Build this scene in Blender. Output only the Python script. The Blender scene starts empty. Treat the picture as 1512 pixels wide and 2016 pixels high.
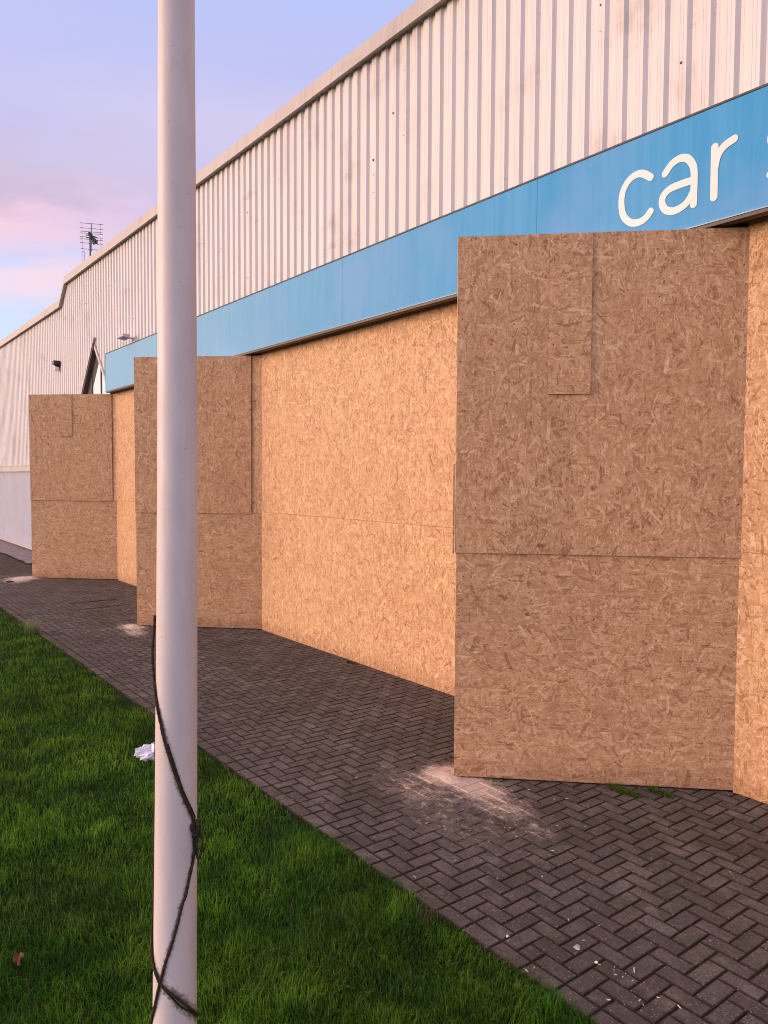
import bpy, math, random
import numpy as np
from mathutils import Vector, Matrix
random.seed(7); rng = np.random.default_rng(11)
scn = bpy.context.scene
COL = scn.collection

# ------------------------------------------------------------------ camera
cam_d = bpy.data.cameras.new('camera'); cam = bpy.data.objects.new('camera', cam_d); COL.objects.link(cam)
cam_d.sensor_fit = 'VERTICAL'; cam_d.sensor_height = 24.0; cam_d.lens = 24.0*1480/2016
cam_d.clip_start = 0.05; cam_d.clip_end = 3000
_f = Vector((0.0, 0.99890357, -0.04681505)); _r = Vector((0.99998792, 0.00023011, 0.00490994)); _u = Vector((-0.00491533, 0.04681448, 0.99889151))
m = Matrix((( _r.x, _u.x, -_f.x, 0), (_r.y, _u.y, -_f.y, 0), (_r.z, _u.z, -_f.z, 2.34), (0, 0, 0, 1)))
cam.matrix_world = m
scn.camera = cam
scn.cycles.filter_width = 1.0

# ------------------------------------------------------------------ exposure
scn.view_settings.view_transform = 'Standard'; scn.view_settings.look = 'None'
scn.view_settings.exposure = 0.14; scn.view_settings.gamma = 1.0

# ------------------------------------------------------------------ sun (very low, large and warm: the last light)
SUN_DIR = Vector((-0.98, -0.04, 0.19)).normalized()       # towards the sun
sun_d = bpy.data.lights.new('sun', 'SUN'); sun = bpy.data.objects.new('sun', sun_d); COL.objects.link(sun)
sun_d.energy = 3.7; sun_d.angle = math.radians(38); sun_d.color = (1.0, 0.65, 0.44)
sun.rotation_euler = SUN_DIR.to_track_quat('Z', 'Y').to_euler()

# ------------------------------------------------------------------ world: dusk sky
world = bpy.data.worlds.new('World'); scn.world = world; world.use_nodes = True
class NT:
    """small helper around a node tree"""
    def __init__(s, tree): s.t = tree; s.n = tree.nodes; s.l = tree.links
    def new(s, typ, **kw):
        nd = s.n.new(typ)
        for k, v in kw.items(): setattr(nd, k, v)
        return nd
    def put(s, sock, v):
        if isinstance(v, bpy.types.NodeSocket): s.l.new(v, sock)
        elif v is not None: sock.default_value = v
    def math(s, op, a, b=None, c=None, clamp=False):
        nd = s.new('ShaderNodeMath', operation=op); nd.use_clamp = clamp
        s.put(nd.inputs[0], a)
        if b is not None: s.put(nd.inputs[1], b)
        if c is not None: s.put(nd.inputs[2], c)
        return nd.outputs[0]
    def vmath(s, op, a, b=None, scale=None):
        nd = s.new('ShaderNodeVectorMath', operation=op)
        s.put(nd.inputs[0], a)
        if b is not None: s.put(nd.inputs[1], b)
        if scale is not None: s.put(nd.inputs['Scale'], scale)
        return nd.outputs['Value'] if op in ('DOT_PRODUCT', 'LENGTH', 'DISTANCE') else nd.outputs[0]
    def mix(s, f, a, b, blend='MIX'):
        nd = s.new('ShaderNodeMix', data_type='RGBA', blend_type=blend)
        s.put(nd.inputs[0], f); s.put(nd.inputs[6], a); s.put(nd.inputs[7], b)
        return nd.outputs[2]
    def ramp(s, f, stops, interp='LINEAR'):
        nd = s.new('ShaderNodeValToRGB'); cr = nd.color_ramp; cr.interpolation = interp
        while len(cr.elements) < len(stops): cr.elements.new(0.5)
        for e, (p, c) in zip(cr.elements, stops):
            e.position = p; e.color = c if len(c) == 4 else (*c, 1)
        s.put(nd.inputs[0], f); return nd.outputs[0]
    def mr(s, v, a, b, c=0.0, d=1.0, smooth=False):
        nd = s.new('ShaderNodeMapRange'); nd.interpolation_type = 'SMOOTHSTEP' if smooth else 'LINEAR'
        s.put(nd.inputs[0], v)
        for i, q in zip((1, 2, 3, 4), (a, b, c, d)): nd.inputs[i].default_value = q
        return nd.outputs[0]
    def noise(s, vec, scale, detail=3, rough=0.55, dim='3D', out=0, dist=0.0):
        nd = s.new('ShaderNodeTexNoise', noise_dimensions=dim); s.put(nd.inputs['Vector'], vec)
        nd.inputs['Scale'].default_value = scale; nd.inputs['Detail'].default_value = detail
        nd.inputs['Roughness'].default_value = rough; nd.inputs['Distortion'].default_value = dist
        return nd.outputs[out]
    def mapping(s, vec, loc=(0, 0, 0), rot=(0, 0, 0), sc=(1, 1, 1)):
        nd = s.new('ShaderNodeMapping'); s.put(nd.inputs[0], vec)
        nd.inputs[1].default_value = loc; nd.inputs[2].default_value = rot; nd.inputs[3].default_value = sc
        return nd.outputs[0]

def build_world():
    t = NT(world.node_tree); t.n.clear()
    tc = t.new('ShaderNodeTexCoord'); d = t.vmath('NORMALIZE', tc.outputs['Generated'])
    sp = t.new('ShaderNodeSeparateXYZ'); t.put(sp.inputs[0], d); X, Y, Z = sp.outputs
    base = t.ramp(Z, [(0.0, (.86, .70, .56)), (.06, (.78, .76, .80)), (.16, (.63, .76, 1.0)), (.235, (.60, .68, 1.0)),
                      (.31, (.60, .54, .84)), (.42, (.565, .55, .88)), (.55, (.49, .56, .95)), (1.0, (.36, .44, .82))])
    # long soft streaks of cloud, seen in perspective
    den = t.math('ADD', Z, 0.16)
    cx = t.math('DIVIDE', X, den); cy = t.math('DIVIDE', Y, den)
    cb = t.new('ShaderNodeCombineXYZ'); t.put(cb.inputs[0], cx); t.put(cb.inputs[1], cy)
    n1 = t.noise(t.mapping(cb.outputs[0], rot=(0, 0, .35), sc=(.55, 1.5, 1)), 1.05, 6, .58, dist=.35)
    n2 = t.noise(t.mapping(cb.outputs[0], loc=(3.1, 1.7, 0), rot=(0, 0, .2), sc=(.5, 1.1, 1)), .8, 5, .55, dist=.2)
    n3 = t.noise(t.mapping(d, rot=(.1, .16, 0), sc=(1.3, 1.3, 5.5)), 2.3, 7, .62, dist=.3)
    # nearer the sunset the band of cloud is pink below and mauve above
    side = t.math('SMOOTH_MAX', t.vmath('DOT_PRODUCT', d, tuple(Vector((-.75, .66, 0)).normalized())), 0.0, .1)
    side = t.mr(side, .70, .97, 0, 1, True)
    wob = t.math('MULTIPLY', t.math('SUBTRACT', n3, .5), .24)
    zz = t.math('ADD', Z, wob)
    pink = t.math('MULTIPLY', t.mr(zz, .215, .265, 0, 1, True), t.mr(zz, .285, .37, 1, 0, True))
    pink = t.math('MULTIPLY', pink, side)
    c = t.mix(pink, base, (.95, .60, .70, 1))
    streak = t.math('MULTIPLY', t.mr(n1, .46, .66, 0, 1, True), t.mr(Z, .13, .2, 0, 1, True))
    streak = t.math('MULTIPLY', streak, t.mr(Z, .24, .3, 1, 0, True))
    c = t.mix(t.math('MULTIPLY', streak, .85), c, (.98, .70, .78, 1))
    mauve = t.math('MULTIPLY', t.mr(zz, .275, .325, 0, 1, True), t.mr(zz, .34, .42, 1, 0, True))
    mauve = t.math('MULTIPLY', t.math('MULTIPLY', mauve, side), .85)
    c = t.mix(mauve, c, (.57, .43, .56, 1))
    wisps = t.math('MULTIPLY', t.mr(n2, .44, .62, 0, 1, True), t.mr(Z, .30, .42, 0, .9))
    c = t.mix(wisps, c, (.70, .62, .84, 1))
    # warm glow round the place where the sun went down, and a softer warm wash over the rest of the sky behind us
    g = t.math('POWER', t.math('MAXIMUM', t.vmath('DOT_PRODUCT', d, tuple(Vector((-.985, .06, .20)).normalized())), 0.0), 9.0)
    gl = t.vmath('SCALE', (1.7, .95, .52), scale=g)
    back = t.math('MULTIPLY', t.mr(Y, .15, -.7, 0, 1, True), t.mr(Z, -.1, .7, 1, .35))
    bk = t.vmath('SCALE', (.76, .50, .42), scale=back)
    c = t.vmath('SCALE', c, scale=.88)
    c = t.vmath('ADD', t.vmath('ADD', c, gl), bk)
    # the Sky Texture adds its share of real sky light
    sky = t.new('ShaderNodeTexSky', sky_type='NISHITA'); sky.sun_disc = False
    sky.sun_elevation = math.asin(SUN_DIR.z); sky.sun_rotation = math.atan2(SUN_DIR.x, SUN_DIR.y)
    c = t.vmath('ADD', c, t.vmath('SCALE', sky.outputs[0], scale=.02))
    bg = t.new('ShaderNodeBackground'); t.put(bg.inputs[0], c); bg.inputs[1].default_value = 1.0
    out = t.new('ShaderNodeOutputWorld'); t.l.new(bg.outputs[0], out.inputs[0])
build_world()

# ================================================================== helpers
WO = Vector((-5.97231315, 16.78367738, 0)); WD = Vector((0.606089, -0.79539683, 0)); WN = Vector((-0.79539683, -0.606089, 0))
WANG = math.atan2(WD.y, WD.x)
def W(s, o, z=0.0): return WO + WD*s + WN*o + Vector((0, 0, z))      # along the wall, out from the wall, up
# box frame: local x along the wall (s), local y = -out, local z up
def link(o): COL.objects.link(o); return o
def empty(name, loc, rz=0.0, label=None, cat=None, group=None):
    o = link(bpy.data.objects.new(name, None)); o.location = loc; o.rotation_euler = (0, 0, rz)
    o.empty_display_size = .2; tag(o, label, cat, group); return o
def tag(o, label=None, cat=None, group=None, kind=None):
    if label: o['label'] = label
    if cat: o['category'] = cat
    if group: o['group'] = group
    if kind: o['kind'] = kind
    return o
class MB:
    """mesh builder in WORLD coordinates; build() rewrites them into the parent's frame"""
    def __init__(s): s.v = []; s.f = []; s.uv = []; s.mi = []
    def face(s, pts, uvs=None, mi=0):
        b = len(s.v); s.v += [Vector(p) for p in pts]; s.f.append(tuple(range(b, b+len(pts))))
        s.uv += (uvs if uvs else [(0, 0)]*len(pts)); s.mi.append(mi)
    def hexa(s, p, uvf=None, mi=0, skip=()):
        """p: 8 points, bottom 4 then top 4 (counter-clockwise seen from above)"""
        q = [(3, 2, 1, 0), (4, 5, 6, 7), (0, 1, 5, 4), (1, 2, 6, 5), (2, 3, 7, 6), (3, 0, 4, 7)]
        for k, ix in enumerate(q):
            if k in skip: continue
            pts = [p[i] for i in ix]; s.face(pts, [uvf(i) for i in ix] if uvf else None, mi)
    def wbox(s, s0, s1, o0, o1, z0, z1, mi=0, uo=None, swap=False):
        """box in wall coordinates"""
        P = [(s0, o1, z0), (s1, o1, z0), (s1, o0, z0), (s0, o0, z0), (s0, o1, z1), (s1, o1, z1), (s1, o0, z1), (s0, o0, z1)]
        uo = uo or (0, 0)
        def uvf(i):
            a, o, z = P[i]; u, v = a+o*.7+uo[0], z+o*.7+uo[1]
            return (v, u) if swap else (u, v)
        s.hexa([W(*q) for q in P], uvf, mi)
    def build(s, name, mat, parent=None, smooth=False, origin=None, weld=False):
        me = bpy.data.meshes.new(name)
        inv = None
        if parent is not None:
            Mw = Matrix.Translation(parent['_o'] if '_o' in parent else parent.location) @ Matrix.Rotation(parent.rotation_euler.z, 4, 'Z')
            pp = parent
            inv = world_of(parent).inverted()
            vs = [inv @ p for p in s.v]
        else:
            org = Vector(origin) if origin is not None else Vector((0, 0, 0))
            vs = [p-org for p in s.v]
        me.from_pydata([tuple(p) for p in vs], [], s.f)
        ul = me.uv_layers.new(name='UVMap')
        ul.data.foreach_set('uv', [c for q in s.uv for c in q])
        for mt in (mat if isinstance(mat, (list, tuple)) else [mat]): me.materials.append(mt)
        me.polygons.foreach_set('material_index', s.mi)
        if weld or smooth:
            import bmesh
            bm = bmesh.new(); bm.from_mesh(me); bmesh.ops.remove_doubles(bm, verts=bm.verts, dist=1e-5)
            bmesh.ops.recalc_face_normals(bm, faces=bm.faces); bm.to_mesh(me); bm.free()
        if smooth: me.polygons.foreach_set('use_smooth', [True]*len(me.polygons))
        me.update()
        o = link(bpy.data.objects.new(name, me))
        if parent is not None: o.parent = parent
        elif origin is not None: o.location = origin
        return o
def world_of(o):
    Mx = Matrix.Translation(o.location) @ o.rotation_euler.to_matrix().to_4x4()
    return (world_of(o.parent) @ Mx) if o.parent else Mx
def tube(mb, pts, r, n=10, cap=True, mi=0, rfun=None):
    pts = [Vector(p) for p in pts]; rings = []
    up = Vector((0, 0, 1)); prevx = None
    for i, p in enumerate(pts):
        d = (pts[min(i+1, len(pts)-1)]-pts[max(i-1, 0)]).normalized()
        if prevx is None:
            x = d.cross(up if abs(d.z) < .9 else Vector((1, 0, 0))).normalized()
        else:
            x = (prevx-d*prevx.dot(d)).normalized()
        prevx = x; y = d.cross(x); rr = rfun(i) if rfun else (r[i] if isinstance(r, (list, tuple)) else r)
        rings.append([p+x*(rr*math.cos(2*math.pi*k/n))+y*(rr*math.sin(2*math.pi*k/n)) for k in range(n)])
    for a, b in zip(rings, rings[1:]):
        for k in range(n): mb.face([a[k], a[(k+1) % n], b[(k+1) % n], b[k]], mi=mi)
    if cap: mb.face(rings[0][::-1], mi=mi); mb.face(rings[-1], mi=mi)
def smoothpath(pts, n=8):
    """Catmull-Rom through points"""
    P = [Vector(p) for p in pts]; P = [P[0]*2-P[1]]+P+[P[-1]*2-P[-2]]; out = []
    for i in range(1, len(P)-2):
        for k in range(n):
            t = k/n; a, b, c, d = P[i-1:i+3]
            out.append(.5*((2*b)+(c-a)*t+(2*a-5*b+4*c-d)*t*t+(3*b-a-3*c+d)*t**3))
    out.append(P[-2]); return out

# ================================================================== materials
def mat(name):
    mt = bpy.data.materials.new(name); mt.use_nodes = True; t = NT(mt.node_tree); t.n.clear()
    b = t.new('ShaderNodeBsdfPrincipled'); o = t.new('ShaderNodeOutputMaterial'); t.l.new(b.outputs[0], o.inputs[0])
    return mt, t, b
def setp(t, b, **kw):
    names = dict(color='Base Color', rough='Roughness', metal='Metallic', normal='Normal', spec='Specular IOR Level', coat='Coat Weight')
    for k, v in kw.items():
        if k == 'color' and isinstance(v, tuple) and len(v) == 3: v = (*v, 1)
        t.put(b.inputs[names[k]], v)
def bump(t, h, strength=.3, dist=.01):
    nd = t.new('ShaderNodeBump'); nd.inputs['Strength'].default_value = strength; nd.inputs['Distance'].default_value = dist
    t.put(nd.inputs['Height'], h); return nd.outputs[0]
def simple(name, color, rough=.6, metal=0.0, var=.12, scale=20, spec=.5):
    mt, t, b = mat(name); tc = t.new('ShaderNodeTexCoord')
    n = t.noise(tc.outputs['Object'], scale, 4)
    c = t.mix(t.mr(n, .3, .7), (*[q*(1-var) for q in color], 1), (*[min(1, q*(1+var)) for q in color], 1))
    setp(t, b, color=c, rough=t.mr(n, .3, .7, rough*.9, min(1, rough*1.1)), metal=metal, spec=spec); return mt

def strand_group():
    g = bpy.data.node_groups.new('wood_strands', 'ShaderNodeTree')
    g.interface.new_socket('Vector', in_out='INPUT', socket_type='NodeSocketVector')
    for nm in ('Scale', 'Seed', 'Spread', 'Half Width', 'Half Length'): g.interface.new_socket(nm, in_out='INPUT', socket_type='NodeSocketFloat')
    g.interface.new_socket('Mask', in_out='OUTPUT', socket_type='NodeSocketFloat')
    g.interface.new_socket('Tone', in_out='OUTPUT', socket_type='NodeSocketFloat')
    t = NT(g); gi = t.new('NodeGroupInput'); go = t.new('NodeGroupOutput')
    cb = t.new('ShaderNodeCombineXYZ'); t.put(cb.inputs[0], gi.outputs['Seed']); t.put(cb.inputs[1], t.math('MULTIPLY', gi.outputs['Seed'], 1.73))
    v = t.vmath('ADD', t.vmath('SCALE', gi.outputs['Vector'], scale=gi.outputs['Scale']), cb.outputs[0])
    vo = t.new('ShaderNodeTexVoronoi', voronoi_dimensions='2D', feature='F1'); t.put(vo.inputs['Vector'], v); vo.inputs['Scale'].default_value = 1
    loc = t.vmath('SUBTRACT', v, vo.outputs['Position'])
    sc = t.new('ShaderNodeSeparateColor'); t.put(sc.inputs[0], vo.outputs['Color'])
    ang = t.math('MULTIPLY', t.math('SUBTRACT', sc.outputs[0], .5), gi.outputs['Spread'])
    # a third power keeps most strands near the long way of the board
    a2 = t.math('MULTIPLY', t.math('MULTIPLY', t.math('SUBTRACT', sc.outputs[0], .5), t.math('ABSOLUTE', t.math('SUBTRACT', sc.outputs[0], .5))), 2.0)
    ang = t.math('MULTIPLY', a2, gi.outputs['Spread'])
    vr = t.new('ShaderNodeVectorRotate', rotation_type='Z_AXIS'); t.put(vr.inputs['Vector'], loc); t.put(vr.inputs['Angle'], ang)
    sp = t.new('ShaderNodeSeparateXYZ'); t.put(sp.inputs[0], vr.outputs[0])
    ww = t.math('MULTIPLY', gi.outputs['Half Width'], t.mr(sc.outputs[1], 0, 1, .35, 1.35))
    # ragged, slightly curved sides
    yy = t.math('MULTIPLY', sp.outputs[1], 1.0)
    xx = t.math('ADD', sp.outputs[0], t.math('MULTIPLY', t.math('MULTIPLY', yy, yy), t.math('MULTIPLY', t.math('SUBTRACT', sc.outputs[2], .5), .12)))
    mx = t.math('LESS_THAN', t.math('ABSOLUTE', xx), ww)
    my = t.math('LESS_THAN', t.math('ABSOLUTE', t.math('ADD', yy, t.math('MULTIPLY', xx, .6))), gi.outputs['Half Length'])
    t.put(go.inputs['Mask'], t.math('MULTIPLY', mx, my)); t.put(go.inputs['Tone'], sc.outputs[2]); return g
STR = strand_group()
def osb_material():
    mt, t, b = mat('osb_board'); uv = t.new('ShaderNodeUVMap', uv_map='UVMap').outputs[0]
    n0 = t.noise(uv, 26, 4, .6); tone = t.mr(n0, .3, .7, .3, .6)
    spec = [(36, 48.1, 6.2, .15, .40), (24, 40.5, 6.2, .14, .42), (9, 27.7, 4.2, .15, .52), (6.8, 5.1, 4.6, .14, .56), (17, 31.4, 5.6, .13, .45), (10.5, 14.3, 5.2, .14, .54),
            (8, 22.2, 5.4, .11, .56), (32, 53.3, 6.2, .13, .45), (13, 44.4, 4.0, .11, .50), (9.5, 18.9, 3.6, .09, .54), (20, 36.6, 6.2, .09, .42), (7.4, 9.7, 4.6, .07, .54), (15, 1.2, 5.0, .07, .48)]
    for sc, seed, spr, hw, hl in spec:
        g = t.new('ShaderNodeGroup'); g.node_tree = STR
        t.put(g.inputs['Vector'], uv)
        # each layer waits for the one before it, which keeps the shader small enough to compile
        t.put(g.inputs['Seed'], t.math('MULTIPLY_ADD', tone, 1e-5, seed))
        for nm, v in (('Scale', sc), ('Spread', spr), ('Half Width', hw), ('Half Length', hl)): g.inputs[nm].default_value = v
        nd = t.new('ShaderNodeMix', data_type='FLOAT'); t.put(nd.inputs[0], t.math('MULTIPLY', g.outputs[0], .85)); t.put(nd.inputs[2], tone); t.put(nd.inputs[3], g.outputs[1]); tone = nd.outputs[0]
    col = t.ramp(tone, [(0.0, (.18, .065, .035)), (.05, (.29, .135, .070)), (.18, (.43, .240, .122)), (.5, (.56, .345, .183)), (.80, (.66, .428, .240)), (1.0, (.82, .60, .38))])
    # grain inside the strands, dark specks of bark, broad drifts of tone
    gr = t.noise(t.mapping(uv, sc=(1, .22, 1)), 190, 2, .6)
    col = t.mix(t.mr(gr, .35, .7, 0, .3), col, (.36, .21, .115, 1))
    vo = t.new('ShaderNodeTexVoronoi', voronoi_dimensions='2D'); t.put(vo.inputs['Vector'], uv); vo.inputs['Scale'].default_value = 21
    dk = t.math('LESS_THAN', vo.outputs['Distance'], .075)
    col = t.mix(t.math('MULTIPLY', dk, .65), col, (.13, .055, .03, 1))
    br = t.noise(uv, 1.3, 3, .5); col = t.mix(t.mr(br, .35, .65, 0, .22), col, t.mix(.5, col, (.52, .26, .17, 1)))
    fib = t.noise(t.mapping(uv, sc=(1, .45, 1)), 75, 4, .75, dist=.6)
    col = t.mix(t.mr(fib, .34, .48, .38, 0), col, (.27, .135, .075, 1)); col = t.mix(t.mr(fib, .58, .74, 0, .3), col, (.76, .53, .33, 1))
    rnd = t.new('ShaderNodeObjectInfo').outputs['Random']
    col = t.mix(t.mr(rnd, 0, 1, 0, .22), col, t.mix(1.0, col, (.86, .80, .74, 1), 'MULTIPLY'))
    wet = t.noise(t.mapping(uv, loc=(5, 5, 0)), .9, 4, .6); col = t.mix(t.mr(wet, .52, .68, 0, .3, True), col, t.mix(1.0, col, (.74, .68, .66, 1), 'MULTIPLY'))
    gz = t.new('ShaderNodeSeparateXYZ'); t.put(gz.inputs[0], t.new('ShaderNodeNewGeometry').outputs['Position'])
    spl = t.math('ADD', gz.outputs[2], t.math('MULTIPLY', t.noise(uv, 7, 5, .7), -.32))
    col = t.mix(t.mr(spl, .06, -.12, 0, .55, True), col, t.mix(1.0, col, (.62, .55, .52, 1), 'MULTIPLY'))
    setp(t, b, color=col, rough=t.mr(tone, 0, 1, .72, .55), normal=bump(t, tone, .35, .002), spec=.35); return mt
OSB = osb_material()
def wallpos(t):
    g = t.new('ShaderNodeNewGeometry'); p = t.vmath('SUBTRACT', g.outputs['Position'], tuple(WO))
    s = t.vmath('DOT_PRODUCT', p, tuple(WD)); o = t.vmath('DOT_PRODUCT', p, tuple(WN))
    sp = t.new('ShaderNodeSeparateXYZ'); t.put(sp.inputs[0], g.outputs['Position'])
    cb = t.new('ShaderNodeCombineXYZ'); t.put(cb.inputs[0], s); t.put(cb.inputs[1], o); t.put(cb.inputs[2], sp.outputs[2])
    return cb.outputs[0], s, o, sp.outputs[2]
def clad_material(name, color, dirt=.5):
    mt, t, b = mat(name); P, s, o, z = wallpos(t)
    streak = t.noise(t.mapping(P, sc=(16, 1, .35)), 1.6, 5, .65)
    fine = t.noise(t.mapping(P, sc=(60, 1, .2)), 2.2, 3, .6)
    blot = t.noise(t.mapping(P, sc=(.9, 1, .8)), 1.4, 5, .62, dist=.4)
    smear = t.noise(t.mapping(P, loc=(2, 0, 1), rot=(0, .5, 0), sc=(.8, 1, 2.6)), 1.1, 5, .7)
    c = t.mix(t.mr(streak, .45, .75, 0, .30), (*color, 1), (color[0]*.72, color[1]*.70, color[2]*.68, 1))
    c = t.mix(t.mr(fine, .4, .8, 0, .25), c, (color[0]*.80, color[1]*.76, color[2]*.70, 1))
    c = t.mix(t.math('MULTIPLY', t.mr(blot, .52, .74, 0, 1, True), dirt), c, (.30, .27, .26, 1))
    c = t.mix(t.math('MULTIPLY', t.mr(smear, .58, .72, 0, 1, True), dirt*.8), c, (.25, .22, .21, 1))
    wn = t.new('ShaderNodeTexWhiteNoise', noise_dimensions='1D'); t.put(wn.inputs['W'], t.math('FLOOR', t.math('DIVIDE', t.math('ADD', s, 30.0), .925)))
    c = t.mix(t.mr(wn.outputs['Value'], 0, 1, 0, .12), c, (color[0]*.7, color[1]*.68, color[2]*.66, 1))
    run = t.noise(t.mapping(P, sc=(30, 1, .12)), 1.2, 3, .6)
    c = t.mix(t.math('MULTIPLY', t.mr(run, .5, .75, 0, .5), t.mr(z, 6.3, 7.15, 0, 1, True)), c, (.22, .19, .18, 1))
    pale = t.noise(t.mapping(P, loc=(9, 0, 4), sc=(3, 1, .3)), 1.0, 3)
    c = t.mix(t.mr(pale, .55, .8, 0, .3), c, (min(1, color[0]*1.18), min(1, color[1]*1.15), min(1, color[2]*1.1), 1))
    setp(t, b, color=c, rough=t.mr(blot, .3, .7, .45, .62), normal=bump(t, fine, .12, .004), spec=.4); return mt
CLAD = clad_material('grey_white_cladding', (.625, .615, .63), .45)
CLAD2 = clad_material('pale_lower_cladding', (.56, .575, .66), .28)
CAP = clad_material('parapet_capping', (.43, .41, .40), .45)
def fascia_material():
    mt, t, b = mat('blue_fascia_paint'); P, s, o, z = wallpos(t)
    st = t.noise(t.mapping(P, sc=(7, 1, .28)), 1.3, 4, .6)
    st2 = t.noise(t.mapping(P, loc=(4, 0, 0), sc=(22, 1, .5)), 1.5, 3, .6)
    cloud = t.noise(P, .9, 4, .55)
    c = t.mix(t.mr(st, .42, .68), (.030, .265, .56, 1), (.055, .300, .60, 1))
    c = t.mix(t.mr(st2, .52, .8, 0, .4), c, (.11, .34, .60, 1))
    c = t.mix(t.mr(cloud, .42, .62, 0, .7), c, (.13, .315, .62, 1))
    # pale sky sheen painted into the blue towards the far end of the sign
    c = t.mix(t.mr(s, 12.5, 3.0, 0, .75), c, (.22, .45, .64, 1))
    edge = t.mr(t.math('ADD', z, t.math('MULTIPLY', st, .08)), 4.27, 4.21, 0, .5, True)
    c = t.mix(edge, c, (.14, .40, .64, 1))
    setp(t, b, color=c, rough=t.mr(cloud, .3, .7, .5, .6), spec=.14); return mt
BLUE = fascia_material()
WHITE = simple('white_letter_vinyl', (.62, .60, .63), .45, var=.04)
DARKMETAL = simple('dark_bronze_trim', (.030, .022, .022), .5, var=.3)
BRONZE = simple('brown_anodised_rail', (.10, .065, .05), .5, .1, var=.15)
INTERIOR = simple('dark_interior_board', (.05, .045, .05), .8)
EDGE_DARK = simple('black_trim_and_shade', (.03, .03, .04), .6)
SCREW = simple('screw_head', (.05, .035, .03), .5, .3)
LIGHTGREY = simple('light_grey_frame', (.42, .38, .40), .5)
CONC = simple('concrete_plinth', (.16, .14, .14), .9, scale=6, var=.3)
BLACKP = simple('black_plastic', (.018, .013, .018), .55)
GALV = simple('grey_steel_rod', (.15, .13, .16), .5, .4)
INK = simple('grey_ink_stamp', (.10, .06, .05), .8)
def glass_material():
    mt, t, b = mat('reflective_window_glass'); setp(t, b, color=(.80, .78, .70), rough=.03, metal=.85); return mt
GLASS = glass_material()
def pole_material():
    mt, t, b = mat('white_fibreglass_pole'); tc = t.new('ShaderNodeTexCoord'); ob = tc.outputs['Object']
    n = t.noise(t.mapping(ob, sc=(1, 1, .35)), 9, 5, .6); sp = t.noise(ob, 130, 2, .5)
    c = t.mix(t.mr(n, .35, .7), (.64, .60, .59, 1), (.56, .52, .52, 1))
    yel = t.noise(t.mapping(ob, sc=(3, 3, .5)), 3, 4, .6)
    c = t.mix(t.mr(yel, .48, .72, 0, .45), c, (.46, .40, .36, 1))
    c = t.mix(t.mr(sp, .70, .76, 0, .6), c, (.20, .15, .13, 1))
    # green-brown scuffing where the rope rubs low down
    at = t.new('ShaderNodeAttribute', attribute_name='scuff', attribute_type='GEOMETRY')
    rag = t.noise(ob, 60, 6, .85)
    sc = t.mr(t.math('ADD', at.outputs['Fac'], t.math('MULTIPLY', t.math('SUBTRACT', rag, .5), 2.2)), .5, 1.0, 0, .9, True)
    c = t.mix(sc, c, (.12, .10, .06, 1))
    setp(t, b, color=c, rough=t.mr(n, .3, .7, .42, .55), normal=bump(t, n, .06, .004), spec=.3); return mt
POLE = pole_material()
def rope_material():
    mt, t, b = mat('dark_braided_rope'); uv = t.new('ShaderNodeUVMap', uv_map='UVMap').outputs[0]; tc = t.new('ShaderNodeTexCoord')
    n = t.noise(tc.outputs['Object'], 90, 4, .6)
    c = t.mix(t.mr(n, .35, .7), (.022, .016, .013, 1), (.075, .058, .035, 1))
    setp(t, b, color=c, rough=.95, normal=bump(t, t.noise(tc.outputs['Object'], 320, 3, .7), .9, .003), spec=.2); return mt
ROPE = rope_material()

def sawdust_mask(t, s, o, seedvec):
    """0..1: where the saw-cut dust has been blown over the blocks"""
    acc = None
    for (cs, co, rs, ro, ang, a) in [(12.66, 1.50, .24, .24, 0, 1.2), (12.95, 1.48, .38, .22, .10, 1.0), (13.30, 1.56, .42, .26, .14, .60), (13.70, 1.64, .34, .20, .1, .42), (12.75, 1.80, .65, .42, 0, .48), (13.2, 1.95, .9, .5, .1, .36),
                                      (5.45, 1.52, .32, .22, 0, 1.0), (5.85, 1.62, .45, .22, .1, .7), (-1.50, 1.58, .40, .50, 0, 1.05), (-1.2, 1.85, .55, .35, 0, .8), (-1.6, 2.2, .6, .3, 0, .45)]:
        ds = t.math('SUBTRACT', s, cs); do = t.math('SUBTRACT', o, co)
        a1 = t.math('DIVIDE', t.math('ADD', t.math('MULTIPLY', ds, math.cos(ang)), t.math('MULTIPLY', do, math.sin(ang))), rs)
        b1 = t.math('DIVIDE', t.math('SUBTRACT', t.math('MULTIPLY', do, math.cos(ang)), t.math('MULTIPLY', ds, math.sin(ang))), ro)
        r2 = t.math('ADD', t.math('MULTIPLY', a1, a1), t.math('MULTIPLY', b1, b1))
        e = t.math('MULTIPLY', t.math('POWER', 2.718, t.math('MULTIPLY', r2, -1.0)), a)
        acc = e if acc is None else t.math('MAXIMUM', acc, e)
    return acc
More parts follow.
